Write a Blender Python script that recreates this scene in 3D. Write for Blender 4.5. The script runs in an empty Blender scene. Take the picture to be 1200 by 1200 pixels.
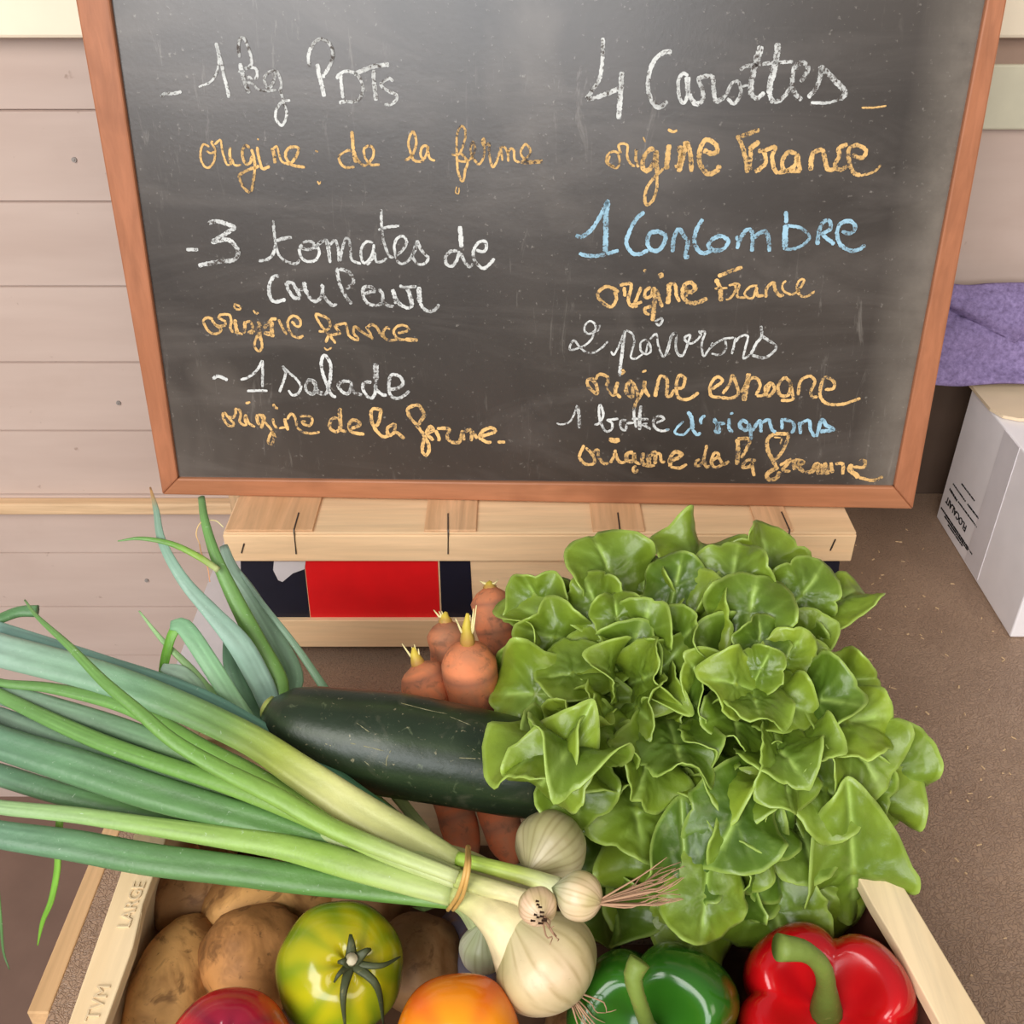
import bpy, bmesh, math, random
from mathutils import Vector, Matrix, noise
import mathutils

S = bpy.context.scene
COL = S.collection
random.seed(7)

# ------------------------------------------------------------------ camera
PITCH = math.radians(34.0)
CAM = Vector((0.0, 0.0, 0.60))
cam_d = bpy.data.cameras.new('camera')
cam = bpy.data.objects.new('camera', cam_d)
COL.objects.link(cam)
cam.location = CAM
cam.rotation_euler = (math.radians(90) - PITCH, 0, 0)
cam_d.sensor_width = 36.0
cam_d.lens = 36.0
cam_d.clip_start = 0.01
S.camera = cam

# ------------------------------------------------------------------ exposure
S.view_settings.view_transform = 'Standard'
S.view_settings.look = 'None'
S.view_settings.gamma = 1.0
S.view_settings.use_curve_mapping = False
S.view_settings.exposure = 0.22

# ------------------------------------------------------------------ world: open sky to the front and left, ground below
world = bpy.data.worlds.new('sky')
S.world = world
world.use_nodes = True
wt = world.node_tree
wt.nodes.clear()
w_out = wt.nodes.new('ShaderNodeOutputWorld')
w_bg = wt.nodes.new('ShaderNodeBackground')
w_tc = wt.nodes.new('ShaderNodeTexCoord')
w_sep = wt.nodes.new('ShaderNodeSeparateXYZ')
w_rmp = wt.nodes.new('ShaderNodeValToRGB')
w_map = wt.nodes.new('ShaderNodeMapRange')
w_map.inputs['From Min'].default_value = -1.0
w_map.inputs['From Max'].default_value = 1.0
wt.links.new(w_tc.outputs['Generated'], w_sep.inputs[0])
wt.links.new(w_sep.outputs['Z'], w_map.inputs['Value'])
wt.links.new(w_map.outputs[0], w_rmp.inputs[0])
wt.links.new(w_rmp.outputs[0], w_bg.inputs['Color'])
wt.links.new(w_bg.outputs[0], w_out.inputs[0])
e = w_rmp.color_ramp.elements
e[0].position = 0.0; e[0].color = (0.10, 0.075, 0.06, 1)
e[1].position = 1.0; e[1].color = (0.80, 0.82, 0.86, 1)
k = e.new(0.42); k.color = (0.16, 0.125, 0.10, 1)
k = e.new(0.56); k.color = (0.62, 0.58, 0.54, 1)
w_bg.inputs['Strength'].default_value = 0.38

def area_light(name, loc, target, sx, sy, energy, color):
    d = bpy.data.lights.new(name, 'AREA')
    d.shape = 'RECTANGLE'; d.size = sx; d.size_y = sy
    d.energy = energy; d.color = color
    o = bpy.data.objects.new(name, d); COL.objects.link(o)
    o.location = loc
    o.rotation_euler = (Vector(target) - Vector(loc)).to_track_quat('-Z', 'Y').to_euler()
    return o

area_light('open_side_daylight', (-1.0, -1.2, 1.75), (0.0, 0.55, 0.15), 1.3, 1.1, 37, (1.0, 0.97, 0.94))
area_light('slate_glare_light', (-0.55, -1.8, 1.0), (-0.1, 0.72, 0.42), 1.9, 0.8, 34, (0.94, 0.97, 1.0))  # added light behind the camera for glare on the slate, no doorway known
area_light('warm_right_fill', (1.3, -1.5, 1.7), (0.25, 0.7, 0.1), 1.4, 1.0, 17, (1.0, 0.90, 0.77))  # warm fill light added at front right to brighten that side

# ------------------------------------------------------------------ projection helpers (photo pixel -> place)
cp, sp = math.cos(PITCH), math.sin(PITCH)
def ray(px, py):
    cx = (px - 600.0) / 1200.0; cy = (600.0 - py) / 1200.0
    return Vector((cx, cp + cy * sp, -sp + cy * cp))
def P(px, py, z):
    d = ray(px, py); t = (z - CAM.z) / d.z
    return CAM + d * t
def PD(px, py, depth):
    return CAM + ray(px, py) * depth
def PY(px, py, y):
    d = ray(px, py); return CAM + d * (y / d.y)
def depth_of(v):
    v = v - CAM
    return v.y * cp - v.z * sp

# ------------------------------------------------------------------ materials
def lin(c):
    def f(u):
        u /= 255.0
        return u / 12.92 if u <= 0.04045 else ((u + 0.055) / 1.055) ** 2.4
    return (f(c[0]), f(c[1]), f(c[2]), 1.0)

class N:
    def __init__(self, name):
        self.m = bpy.data.materials.new(name); self.m.use_nodes = True
        self.t = self.m.node_tree
        self.b = self.t.nodes['Principled BSDF']
        self.out = self.t.nodes['Material Output']
    def n(self, kind, **kw):
        x = self.t.nodes.new(kind)
        for k_, v in kw.items():
            if k_.startswith('i_'): x.inputs[k_[2:]].default_value = v
            else: setattr(x, k_, v)
        return x
    def l(self, a, b): self.t.links.new(a, b)
    def coord(self, which='Object', scale=(1, 1, 1)):
        tc = self.n('ShaderNodeTexCoord'); mp = self.n('ShaderNodeMapping')
        mp.inputs['Scale'].default_value = scale
        self.l(tc.outputs[which], mp.inputs['Vector'])
        return mp.outputs[0]
    def noise(self, vec, scale, detail=4, rough=0.55, dist=0.0):
        x = self.n('ShaderNodeTexNoise')
        x.inputs['Scale'].default_value = scale; x.inputs['Detail'].default_value = detail
        x.inputs['Roughness'].default_value = rough; x.inputs['Distortion'].default_value = dist
        if vec is not None: self.l(vec, x.inputs['Vector'])
        return x.outputs['Fac']
    def ramp(self, fac, stops, interp='LINEAR'):
        r = self.n('ShaderNodeValToRGB'); r.color_ramp.interpolation = interp
        el = r.color_ramp.elements
        while len(el) < len(stops): el.new(0.5)
        for i, (p_, c) in enumerate(stops):
            el[i].position = p_; el[i].color = c
        self.l(fac, r.inputs[0]); return r.outputs[0]
    def mix(self, fac, a, b, mode='MIX'):
        x = self.n('ShaderNodeMix', data_type='RGBA', blend_type=mode)
        if hasattr(fac, 'links'): self.l(fac, x.inputs[0])
        else: x.inputs[0].default_value = fac
        for s_, v in ((6, a), (7, b)):
            if hasattr(v, 'links'): self.l(v, x.inputs[s_])
            else: x.inputs[s_].default_value = v
        return x.outputs[2]
    def col(self, c):
        if hasattr(c, 'links'): self.l(c, self.b.inputs['Base Color'])
        else: self.b.inputs['Base Color'].default_value = c
    def rough(self, r):
        if hasattr(r, 'links'): self.l(r, self.b.inputs['Roughness'])
        else: self.b.inputs['Roughness'].default_value = r
    def spec(self, v): self.b.inputs['Specular IOR Level'].default_value = v
    def bump(self, h, strength=0.3, dist=0.001):
        x = self.n('ShaderNodeBump'); x.inputs['Strength'].default_value = strength
        x.inputs['Distance'].default_value = dist
        self.l(h, x.inputs['Height']); self.l(x.outputs[0], self.b.inputs['Normal'])
    def attr(self, name='Col'):
        return self.n('ShaderNodeVertexColor', layer_name=name).outputs['Color']

g1 = lambda v: (v, v, v, 1)

def m_plain(name, c, rough=0.6, spec=0.3, var=0.12, scale=30, bump=0.0):
    a = N(name); v = a.coord()
    f = a.noise(v, scale, 5)
    c0 = lin(c)
    dk = tuple(x * (1 - var) for x in c0[:3]) + (1,); lt = tuple(min(1, x * (1 + var)) for x in c0[:3]) + (1,)
    a.col(a.ramp(f, [(0.3, dk), (0.7, lt)])); a.rough(rough); a.spec(spec)
    if bump: a.bump(f, bump, 0.001)
    return a.m

def m_wood(name, c, axis='X', rough=0.65, grain=0.25, stain=None):
    a = N(name)
    sc = {'X': (6, 90, 90), 'Y': (90, 6, 90), 'Z': (90, 90, 6)}[axis]
    v = a.coord('Object', sc); v2 = a.coord('Object', tuple(s_ / 5 for s_ in sc))
    f = a.noise(v, 1.6, 6, 0.6, 0.4); f2 = a.noise(v2, 1.0, 4, 0.6, 1.2)
    c0 = lin(c)
    dk = tuple(x * (1 - grain) for x in c0[:3]) + (1,); lt = tuple(min(1, x * (1 + grain * 0.5)) for x in c0[:3]) + (1,)
    base = a.ramp(f, [(0.3, dk), (0.65, lt)])
    base = a.mix(a.ramp(f2, [(0.35, g1(0.0)), (0.7, g1(0.55))]), base, tuple(x * y for x, y in zip(c0[:3], (0.92, 0.8, 0.66))) + (1,))
    if stain:
        f3 = a.noise(a.coord(), 16, 3)
        base = a.mix(a.ramp(f3, [(0.55, g1(0)), (0.72, g1(0.7))]), base, lin(stain))
    a.col(base); a.rough(rough); a.spec(0.25); a.bump(f, 0.25, 0.0006)
    return a.m

MW_CRATE = m_wood('pale_poplar', (240, 205, 162), 'X', grain=0.14)
MW_CRATE_Y = m_wood('pale_poplar_lengthwise', (236, 212, 172), 'Y', grain=0.14)
MW_CRATE_Z = m_wood('pale_poplar_upright', (226, 192, 146), 'Z')
MW_TAN = m_wood('tan_batten_wood', (222, 178, 136), 'Y', grain=0.28)
MW_FRAME_X = m_wood('reddish_frame_wood', (174, 117, 84), 'X', 0.42, 0.22, (146, 94, 66))
MW_FRAME_Z = m_wood('reddish_frame_wood_upright', (172, 113, 82), 'Z', 0.42, 0.22, (142, 90, 64))
MW_TRIM = m_wood('trim_wood', (214, 178, 134), 'Y')
MW_POST = m_wood('post_wood', (206, 172, 136), 'Z')

def m_wall():
    a = N('painted_board'); v = a.coord('Object', (3, 20, 20)); v2 = a.coord()
    f = a.noise(v, 1.5, 5); f2 = a.noise(v2, 9, 6, 0.6)
    b = a.ramp(f, [(0.3, lin((190, 168, 156))), (0.7, lin((200, 179, 167)))])
    b = a.mix(a.ramp(f2, [(0.55, g1(0)), (0.75, g1(0.35))]), b, lin((180, 156, 142)))
    f3 = a.noise(v2, 60, 3)
    b = a.mix(a.ramp(f3, [(0.70, g1(0)), (0.76, g1(0.5))]), b, lin((130, 100, 84)))
    a.col(b); a.rough(0.55); a.spec(0.3); a.bump(f2, 0.12, 0.001); return a.m
M_WALL = m_wall()
M_CREAM = m_plain('cream_paint', (248, 232, 206), 0.5, 0.3, 0.05, 12)

def m_leather():
    a = N('brown_leatherette'); v = a.coord()
    vo = a.n('ShaderNodeTexVoronoi'); vo.inputs['Scale'].default_value = 380; vo.feature = 'DISTANCE_TO_EDGE'
    wv = a.n('ShaderNodeTexNoise'); wv.inputs['Scale'].default_value = 120
    a.l(v, wv.inputs['Vector'])
    ad = a.n('ShaderNodeMix', data_type='VECTOR'); ad.inputs[0].default_value = 0.012
    a.l(v, ad.inputs[4]); a.l(wv.outputs['Color'], ad.inputs[5]); a.l(ad.outputs[1], vo.inputs['Vector'])
    f = a.noise(v, 14, 5)
    b = a.ramp(f, [(0.3, lin((156, 128, 106))), (0.7, lin((172, 143, 119)))])
    edge = a.ramp(vo.outputs['Distance'], [(0.0, g1(0.0)), (0.14, g1(1.0))])
    b = a.mix(edge, a.mix(0.6, b, lin((118, 94, 77))), b)
    f2 = a.noise(v, 900, 2)
    b = a.mix(a.ramp(f2, [(0.70, g1(0)), (0.78, g1(0.5))]), b, lin((205, 180, 150)))
    a.col(b); a.rough(0.40); a.spec(0.45)
    a.bump(edge, 0.55, 0.0008); return a.m
M_LEATHER = m_leather()

def m_slate():
    a = N('chalky_slate'); v = a.coord('Object')
    f = a.noise(v, 4.5, 8, 0.62, 0.8)
    b = a.ramp(f, [(0.30, lin((54, 48, 44))), (0.70, lin((74, 66, 60)))])
    f2 = a.noise(a.coord('Object', (2.2, 2.2, 9)), 1.6, 6, 0.62, 1.2)          # wiped sideways
    b = a.mix(a.ramp(f2, [(0.48, g1(0)), (0.74, g1(0.40))]), b, lin((116, 108, 102)))
    f5 = a.noise(v, 2.6, 5, 0.6, 0.9)                                         # dusty patches
    b = a.mix(a.ramp(f5, [(0.52, g1(0)), (0.68, g1(0.42))]), b, lin((142, 132, 122)))
    f3 = a.noise(a.coord('Object', (70, 70, 5)), 1.6, 5, 0.75, 0.8)           # thin upright scratches
    m3 = a.n('ShaderNodeMath', operation='MULTIPLY')
    a.l(a.ramp(f3, [(0.60, g1(0)), (0.72, g1(0.30))]), m3.inputs[0]); a.l(a.ramp(f, [(0.42, g1(0)), (0.60, g1(1))]), m3.inputs[1])
    b = a.mix(m3.outputs[0], b, lin((176, 168, 158)))
    f4 = a.noise(v, 300, 3)
    b = a.mix(a.ramp(f4, [(0.66, g1(0)), (0.78, g1(0.34))]), b, lin((186, 178, 168)))
    # chalk dust gathered along the rim
    tc = a.n('ShaderNodeTexCoord'); sx = a.n('ShaderNodeSeparateXYZ'); a.l(tc.outputs['Generated'], sx.inputs[0])
    mr = a.n('ShaderNodeMapRange'); mr.inputs['From Min'].default_value = 0.93; mr.inputs['From Max'].default_value = 1.0
    a.l(sx.outputs['X'], mr.inputs['Value'])
    md = a.n('ShaderNodeMath', operation='MULTIPLY'); a.l(mr.outputs[0], md.inputs[0]); a.l(a.noise(v, 24, 6, 0.7), md.inputs[1])
    b = a.mix(md.outputs[0], b, lin((150, 140, 128)))
    a.col(b); a.rough(0.30); a.spec(0.68); a.bump(f4, 0.10, 0.0005); return a.m
M_SLATE = m_slate()

def m_chalk(name, c, cover=0.42):
    a = N(name); v = a.coord()
    f = a.noise(v, 430, 5, 0.75); f2 = a.noise(v, 70, 4, 0.6)
    c0 = lin(c); dk = tuple(x * 0.62 for x in c0[:3]) + (1,)
    b = a.ramp(f2, [(0.36, dk), (0.60, c0)])
    ad = a.n('ShaderNodeMath', operation='ADD'); mu = a.n('ShaderNodeMath', operation='MULTIPLY'); mu.inputs[1].default_value = 0.45
    a.l(f2, mu.inputs[0]); a.l(f, ad.inputs[0]); a.l(mu.outputs[0], ad.inputs[1])
    b = a.mix(a.ramp(ad.outputs[0], [(cover + 0.225 - 0.05, g1(1)), (cover + 0.225 + 0.05, g1(0))]), b, lin((86, 79, 75)))
    a.col(b); a.rough(0.95); a.spec(0.05); return a.m
M_CW = m_chalk('white_chalk', (216, 217, 214), 0.44)
M_CO = m_chalk('orange_chalk', (232, 188, 124), 0.43)
M_CB = m_chalk('blue_chalk', (162, 200, 220), 0.41)

def m_attr(name, rough=0.4, spec=0.4, speck=None, bumpscale=None, trans=0.0, sss=0.0, var=0.15, vscale=40):
    a = N(name); v = a.coord(); c = a.attr()
    f = a.noise(v, vscale, 5)
    c = a.mix(1.0, c, a.ramp(f, [(0.25, g1(1 - var)), (0.75, g1(1 + var))]), 'MULTIPLY')
    if speck:
        for (sc, lo, hi, amt, cc) in speck:
            ff = a.noise(v, sc, 4, 0.6, 0.6)
            c = a.mix(a.ramp(ff, [(lo, g1(0)), (hi, g1(amt))]), c, lin(cc))
    a.col(c); a.rough(rough); a.spec(spec)
    if bumpscale: a.bump(a.noise(v, bumpscale, 5), 0.35, 0.0012)
    if sss:
        a.b.inputs['Subsurface Weight'].default_value = sss
        a.b.inputs['Subsurface Radius'].default_value = (0.006, 0.004, 0.002)
        a.b.inputs['Subsurface Scale'].default_value = 1.0
    if trans:
        tr = a.n('ShaderNodeBsdfTranslucent'); mx = a.n('ShaderNodeMixShader')
        a.l(c, tr.inputs[0]); mx.inputs[0].default_value = trans
        a.l(a.b.outputs[0], mx.inputs[1]); a.l(tr.outputs[0], mx.inputs[2]); a.l(mx.outputs[0], a.out.inputs[0])
    return a.m

M_LETTUCE = m_attr('lettuce_leaf', 0.34, 0.45, None, 160, trans=0.14, var=0.18, vscale=60)
M_LEAF = m_attr('onion_leaf', 0.42, 0.4, [(420, 0.66, 0.74, 0.45, (196, 214, 190))], 220, var=0.10)
M_BULB = m_attr('onion_bulb', 0.36, 0.4, [(70, 0.62, 0.74, 0.45, (170, 134, 98)), (420, 0.70, 0.76, 0.6, (96, 70, 48))], 90, var=0.08)
M_CUC = m_attr('cucumber_skin', 0.36, 0.42, [(60, 0.60, 0.72, 0.4, (84, 84, 66)), (150, 0.64, 0.72, 0.5, (98, 108, 78)), (380, 0.66, 0.73, 0.6, (158, 148, 116))], 90, var=0.25, vscale=25)
M_CARROT = m_attr('earthy_carrot', 0.72, 0.25, [(38, 0.42, 0.62, 0.85, (158, 112, 84)), (140, 0.56, 0.68, 0.65, (122, 86, 66))], 120, var=0.14)
M_POTATO = m_attr('earthy_potato', 0.6, 0.3, [(30, 0.46, 0.60, 0.8, (126, 84, 46)), (70, 0.57, 0.65, 0.6, (92, 60, 34)), (300, 0.64, 0.72, 0.55, (80, 54, 32))], 150, var=0.18)
M_TOMATO = m_attr('tomato_skin', 0.16, 0.5, None, None, var=0.06, sss=0.0)
M_PEPPER = m_attr('pepper_skin', 0.17, 0.5, None, None, var=0.08)
M_STEM = m_attr('green_stem', 0.5, 0.3, [(220, 0.62, 0.72, 0.5, (140, 130, 70))], 200, var=0.15)
M_ROOT = m_plain('dry_root', (172, 136, 108), 0.8, 0.1)
M_DIRT = m_plain('clinging_soil', (58, 42, 32), 0.95, 0.05)
M_RUBBER = m_plain('rubber_band', (206, 164, 92), 0.45, 0.4)
M_CARTON = m_plain('grey_white_carton', (242, 236, 237), 0.55, 0.3, 0.05, 20)
M_TAPE = m_plain('paper_tape', (224, 217, 219), 0.3, 0.4, 0.04, 40)
M_FLAP = m_plain('cream_carton_flap', (226, 204, 172), 0.6, 0.2, 0.04)
M_INK = m_plain('black_ink', (30, 28, 30), 0.6, 0.2)
M_STAMP = m_plain('faded_stamp_ink', (220, 196, 158), 0.8, 0.1)
M_RED = m_plain('red_print', (226, 22, 28), 0.4, 0.4, 0.06)
M_NAVY = m_plain('navy_print', (26, 27, 42), 0.4, 0.35, 0.15)
M_PAPER = m_plain('white_paper', (206, 200, 202), 0.5, 0.3, 0.05)
M_STEEL = m_plain('dull_steel', (92, 88, 86), 0.4, 0.5)
M_STEEL.node_tree.nodes['Principled BSDF'].inputs['Metallic'].default_value = 0.8
M_SCREW = m_plain('screw_steel', (150, 142, 136), 0.35, 0.6)
M_FLOOR = m_plain('floor_board', (124, 99, 86), 0.6, 0.3, 0.10, 14)
M_CRUMB = m_plain('wood_crumb', (214, 182, 142), 0.9, 0.1)
M_SLAT_SHADE = m_plain('shade_darkened_wood', (92, 68, 52), 0.9, 0.1, 0.35, 40)  # crate floor colour darkened to stand for the shade between the vegetables
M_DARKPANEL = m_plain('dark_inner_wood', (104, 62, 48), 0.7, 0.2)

def m_felt():
    a = N('purple_felt'); v = a.coord(); f = a.noise(v, 220, 4, 0.7); f2 = a.noise(v, 12, 3)
    b = a.ramp(f, [(0.3, lin((110, 94, 130))), (0.7, lin((156, 138, 182)))])
    b = a.mix(a.ramp(f2, [(0.4, g1(0)), (0.7, g1(0.35))]), b, lin((96, 80, 108)))
    a.col(b); a.rough(0.9); a.spec(0.1); a.bump(f, 0.5, 0.001); return a.m
M_FELT = m_felt()

# ------------------------------------------------------------------ object helpers
def wloc(o):
    v = Vector((0, 0, 0))
    while o is not None:
        v += o.location; o = o.parent
    return v

def thing(name, label, cat, loc, group=None):
    o = bpy.data.objects.new(name, None); COL.objects.link(o)
    o.empty_display_size = 0.02
    o.location = loc; o['label'] = label; o['category'] = cat
    if group: o['group'] = group
    return o

def tag(o, label, cat, group=None, kind=None):
    o['label'] = label; o['category'] = cat
    if group: o['group'] = group
    if kind: o['kind'] = kind
    return o

def mk(name, verts, faces, mat, parent=None, smooth=True, cols=None, origin=None, label=None):
    """verts in world space; origin = parent's place (or bottom centre for a top-level mesh)"""
    vs = [Vector(v) for v in verts]
    if parent is not None: org = wloc(parent)
    elif origin is not None: org = Vector(origin)
    else:
        lo = [min(v[i] for v in vs) for i in range(3)]; hi = [max(v[i] for v in vs) for i in range(3)]
        org = Vector(((lo[0] + hi[0]) / 2, (lo[1] + hi[1]) / 2, lo[2]))
    me = bpy.data.meshes.new(name)
    me.from_pydata([v - org for v in vs], [], faces)
    me.update()
    if cols is not None:
        at = me.color_attributes.new('Col', 'FLOAT_COLOR', 'POINT')
        for i, c in enumerate(cols):
            at.data[i].color = (c[0], c[1], c[2], 1)
    me.materials.append(mat)
    if smooth:
        for p in me.polygons: p.use_smooth = True
    o = bpy.data.objects.new(name, me); COL.objects.link(o)
    if parent is not None: o.parent = parent
    else: o.location = org
    if label: o['label'] = label
    return o

class MB:
    def __init__(s): s.v = []; s.f = []; s.c = []
    def add(s, v, f, c=None):
        k_ = len(s.v); s.v += [Vector(x) for x in v]; s.f += [tuple(i + k_ for i in q) for q in f]
        s.c += list(c) if c is not None else [(1, 1, 1)] * len(v)
    def hexa(s, p, c=None):
        # p: 8 corners, bottom 4 (ccw from above) then top 4
        s.add(p, [(3, 2, 1, 0), (4, 5, 6, 7), (0, 1, 5, 4), (1, 2, 6, 5), (2, 3, 7, 6), (3, 0, 4, 7)], c)
    def box(s, x0, x1, y0, y1, z0, z1):
        s.hexa([(x0, y0, z0), (x1, y0, z0), (x1, y1, z0), (x0, y1, z0), (x0, y0, z1), (x1, y0, z1), (x1, y1, z1), (x0, y1, z1)])
    def obj(s, name, mat, parent=None, smooth=False, bevel=0.0, use_cols=False, label=None, origin=None):
        o = mk(name, s.v, s.f, mat, parent, smooth, s.c if use_cols else None, origin, label)
        if bevel:
            b = o.modifiers.new('bevel', 'BEVEL'); b.width = bevel; b.segments = 2; b.limit_method = 'ANGLE'
        return o

def catmull(pts, n):
    """pts: list of tuples (any dimension) -> n points evenly in parameter"""
    m = len(pts)
    if m == 1: return [list(pts[0])] * n
    d = [0.0]
    for i in range(1, m):
        d.append(d[-1] + max(1e-9, math.sqrt(sum((a - b) ** 2 for a, b in zip(pts[i][:3], pts[i - 1][:3])))))
    out = []
    for q in range(n):
        s_ = d[-1] * q / (n - 1)
        i = 0
        while i < m - 2 and d[i + 1] < s_: i += 1
        t = (s_ - d[i]) / (d[i + 1] - d[i])
        p1, p2 = pts[i], pts[i + 1]
        p0 = pts[i - 1] if i > 0 else [2 * a - b for a, b in zip(p1, p2)]
        p3 = pts[i + 2] if i + 2 < m else [2 * b - a for a, b in zip(p1, p2)]
        out.append([0.5 * (2 * b + (c - a) * t + (2 * a - 5 * b + 4 * c - e_) * t * t + (3 * b - a - 3 * c + e_) * t ** 3)
                    for a, b, c, e_ in zip(p0, p1, p2, p3)])
    return out

def tube(mb, pts, radii, cols=None, seg=10, flat=1.0, up=Vector((0, 0, 1)), cap=True, crease=0.0):
    """tube along 3-D points; flat squashes it along 'up'; cols one per ring"""
    n = len(pts); P_ = [Vector(p[:3]) for p in pts]
    V = []; F = []; C = []
    for i in range(n):
        t = (P_[min(i + 1, n - 1)] - P_[max(i - 1, 0)]).normalized()
        b = t.cross(up)
        if b.length < 1e-4: b = t.cross(Vector((0, 1, 0.1)))
        b.normalize(); u = b.cross(t).normalized()
        for k_ in range(seg):
            a = 2 * math.pi * k_ / seg
            ca, sa = math.cos(a), math.sin(a)
            hgt = sa * flat
            if crease: hgt -= crease * math.exp(-(ca / 0.35) ** 2) * (1 if sa > 0 else 0)
            V.append(P_[i] + b * (ca * radii[i]) + u * (hgt * radii[i]))
            if cols is not None: C.append(cols[i] if not callable(cols) else cols(i, k_))
    for i in range(n - 1):
        for k_ in range(seg):
            a = i * seg + k_; b_ = i * seg + (k_ + 1) % seg
            F.append((a, b_, b_ + seg, a + seg))
    if cap:
        F.append(tuple(reversed(range(seg)))); F.append(tuple((n - 1) * seg + k_ for k_ in range(seg)))
    mb.add(V, F, C if cols is not None else None)

def lerp3(a, b, t): return tuple(x + (y - x) * t for x, y in zip(a, b))
def L3(c): return lin(c)[:3]
def grad(stops, t):
    if t <= stops[0][0]: return stops[0][1]
    for (p0, c0), (p1, c1) in zip(stops, stops[1:]):
        if t <= p1: return lerp3(c0, c1, (t - p0) / (p1 - p0))
    return stops[-1][1]

def frame(axis, hint=Vector((0, 0, 1))):
    z = Vector(axis).normalized(); x = hint.cross(z)
    if x.length < 1e-3: x = Vector((1, 0, 0)).cross(z)
    x.normalize(); y = z.cross(x)
    return x, y, z

# ================================================================== SETTING
def structure(o): o['kind'] = 'structure'; return o

# back wall: painted boards 7.9 cm high with v-grooves
WY = 0.93
mb = MB()
prof = []
z = -0.49
gro = [-0.49, -0.395, -0.316, -0.2364, -0.161, -0.083, -0.0045, 0.0745, 0.1525, 0.232, 0.313, 0.3924, 0.453, 0.53, 0.61, 0.69, 0.77, 0.85, 0.93, 1.01, 1.1]
for i, zz in enumerate(gro):
    if i == 0: prof.append((WY, zz)); continue
    if i == len(gro) - 1: prof.append((WY, zz)); continue
    prof += [(WY, zz - 0.0012), (WY + 0.004, zz), (WY, zz + 0.0012)]
x0, x1, xm = -1.3, 1.7, 0.12
V = []; F = []
for (y_, z_) in prof: V += [(x0, y_, z_), (xm, y_, z_)]
for i in range(len(prof) - 1): F.append((2 * i, 2 * i + 1, 2 * i + 3, 2 * i + 2))
k0 = len(V)
V += [(xm, WY, -0.49), (x1, WY, -0.49), (x1, WY, 1.1), (xm, WY, 1.1)]; F.append((k0, k0 + 1, k0 + 2, k0 + 3))
nb = len(V)
V += [(x0, WY + 0.03, -0.49), (x1, WY + 0.03, -0.49), (x0, WY + 0.03, 1.1), (x1, WY + 0.03, 1.1)]
F.append((nb + 1, nb, nb + 2, nb + 3))
wall = structure(mk('wall_back', V, F, M_WALL, smooth=False))
for (px, py) in ((87, 187), (139, 472), (172, 680)):
    c = PY(px, py, WY - 0.0005)
    mb = MB(); tube(mb, [c + Vector((0, 0.002, 0)), c + Vector((0, -0.0012, 0))], [0.0026, 0.0022], seg=12)
    tube(mb, [c + Vector((0, -0.0013, 0)), c + Vector((0, -0.002, 0))], [0.0011, 0.0007], seg=8)
    mb.obj('screw', M_SCREW, wall, label='small steel screw head')
mb = MB(); mb.box(x0, x1, WY - 0.022, WY, 0.453, 0.53)
structure(mb.obj('trim_1', M_CREAM, None, bevel=0.003))
mb = MB(); mb.box(0.2, x1, WY - 0.006, WY, 0.431, 0.453)
structure(mb.obj('wall_brown_strip', m_plain('plain_brown', (164, 138, 122), 0.6, 0.2, 0.06), None))  # plain brown strip along the wall under the cream trim
mb = MB(); mb.box(0.2, x1, WY - 0.009, WY, 0.378, 0.431)
structure(mb.obj('trim_4', m_plain('grey_green_board', (206, 200, 176), 0.5, 0.3, 0.05), None, bevel=0.002))
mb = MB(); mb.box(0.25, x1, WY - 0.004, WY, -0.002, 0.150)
structure(mb.obj('wall_dark_slab', m_plain('plain_dark_brown', (92, 74, 62), 0.6, 0.2, 0.08), None))  # thin dark brown slab low on the wall, right of the slate
mb = MB(); mb.box(x0, x1, WY - 0.014, WY, -0.022, -0.008)
structure(mb.obj('trim_2', m_wood('ledge_wood', (222, 190, 152), 'X'), None, bevel=0.002))
mb = MB(); mb.box(x0, x1, -1.2, WY + 0.03, -0.52, -0.49)
structure(mb.obj('floor', M_FLOOR, None))

# ================================================================== TABLE
TX0 = -0.281
tab = thing('table', 'market table under brown pebbled leatherette cover with pale wooden edge', 'table', (0.4, 0.5, -0.49))
mb = MB()
nx, ny = 2, 2
mb.box(TX0, 1.25, 0.06, 0.925, -0.004, 0.0)
mb.obj('cover', M_LEATHER, tab, label='brown pebbled leatherette cover')
mb = MB(); mb.box(TX0, 1.25, 0.06, 0.925, -0.032, -0.0042)
mb.obj('tabletop', MW_CRATE, tab)
mb = MB(); mb.hexa([(-0.2945, 0.345, -0.034), (TX0, 0.345, -0.034), (TX0, 0.590, -0.034), (-0.2925, 0.590, -0.034),
                    (-0.2945, 0.345, 0.001), (TX0, 0.345, 0.001), (TX0, 0.590, 0.001), (-0.2925, 0.590, 0.001)])
mb.obj('edge_trim', MW_TRIM, tab, bevel=0.001, label='pale wooden edge strip')
for (lx, ly) in ((-0.24, 0.12), (-0.24, 0.86), (1.2, 0.12), (1.2, 0.86)):
    mb = MB(); mb.box(lx - 0.022, lx + 0.022, ly - 0.022, ly + 0.022, -0.49, -0.032)
    mb.obj('leg', MW_POST, tab)

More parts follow.
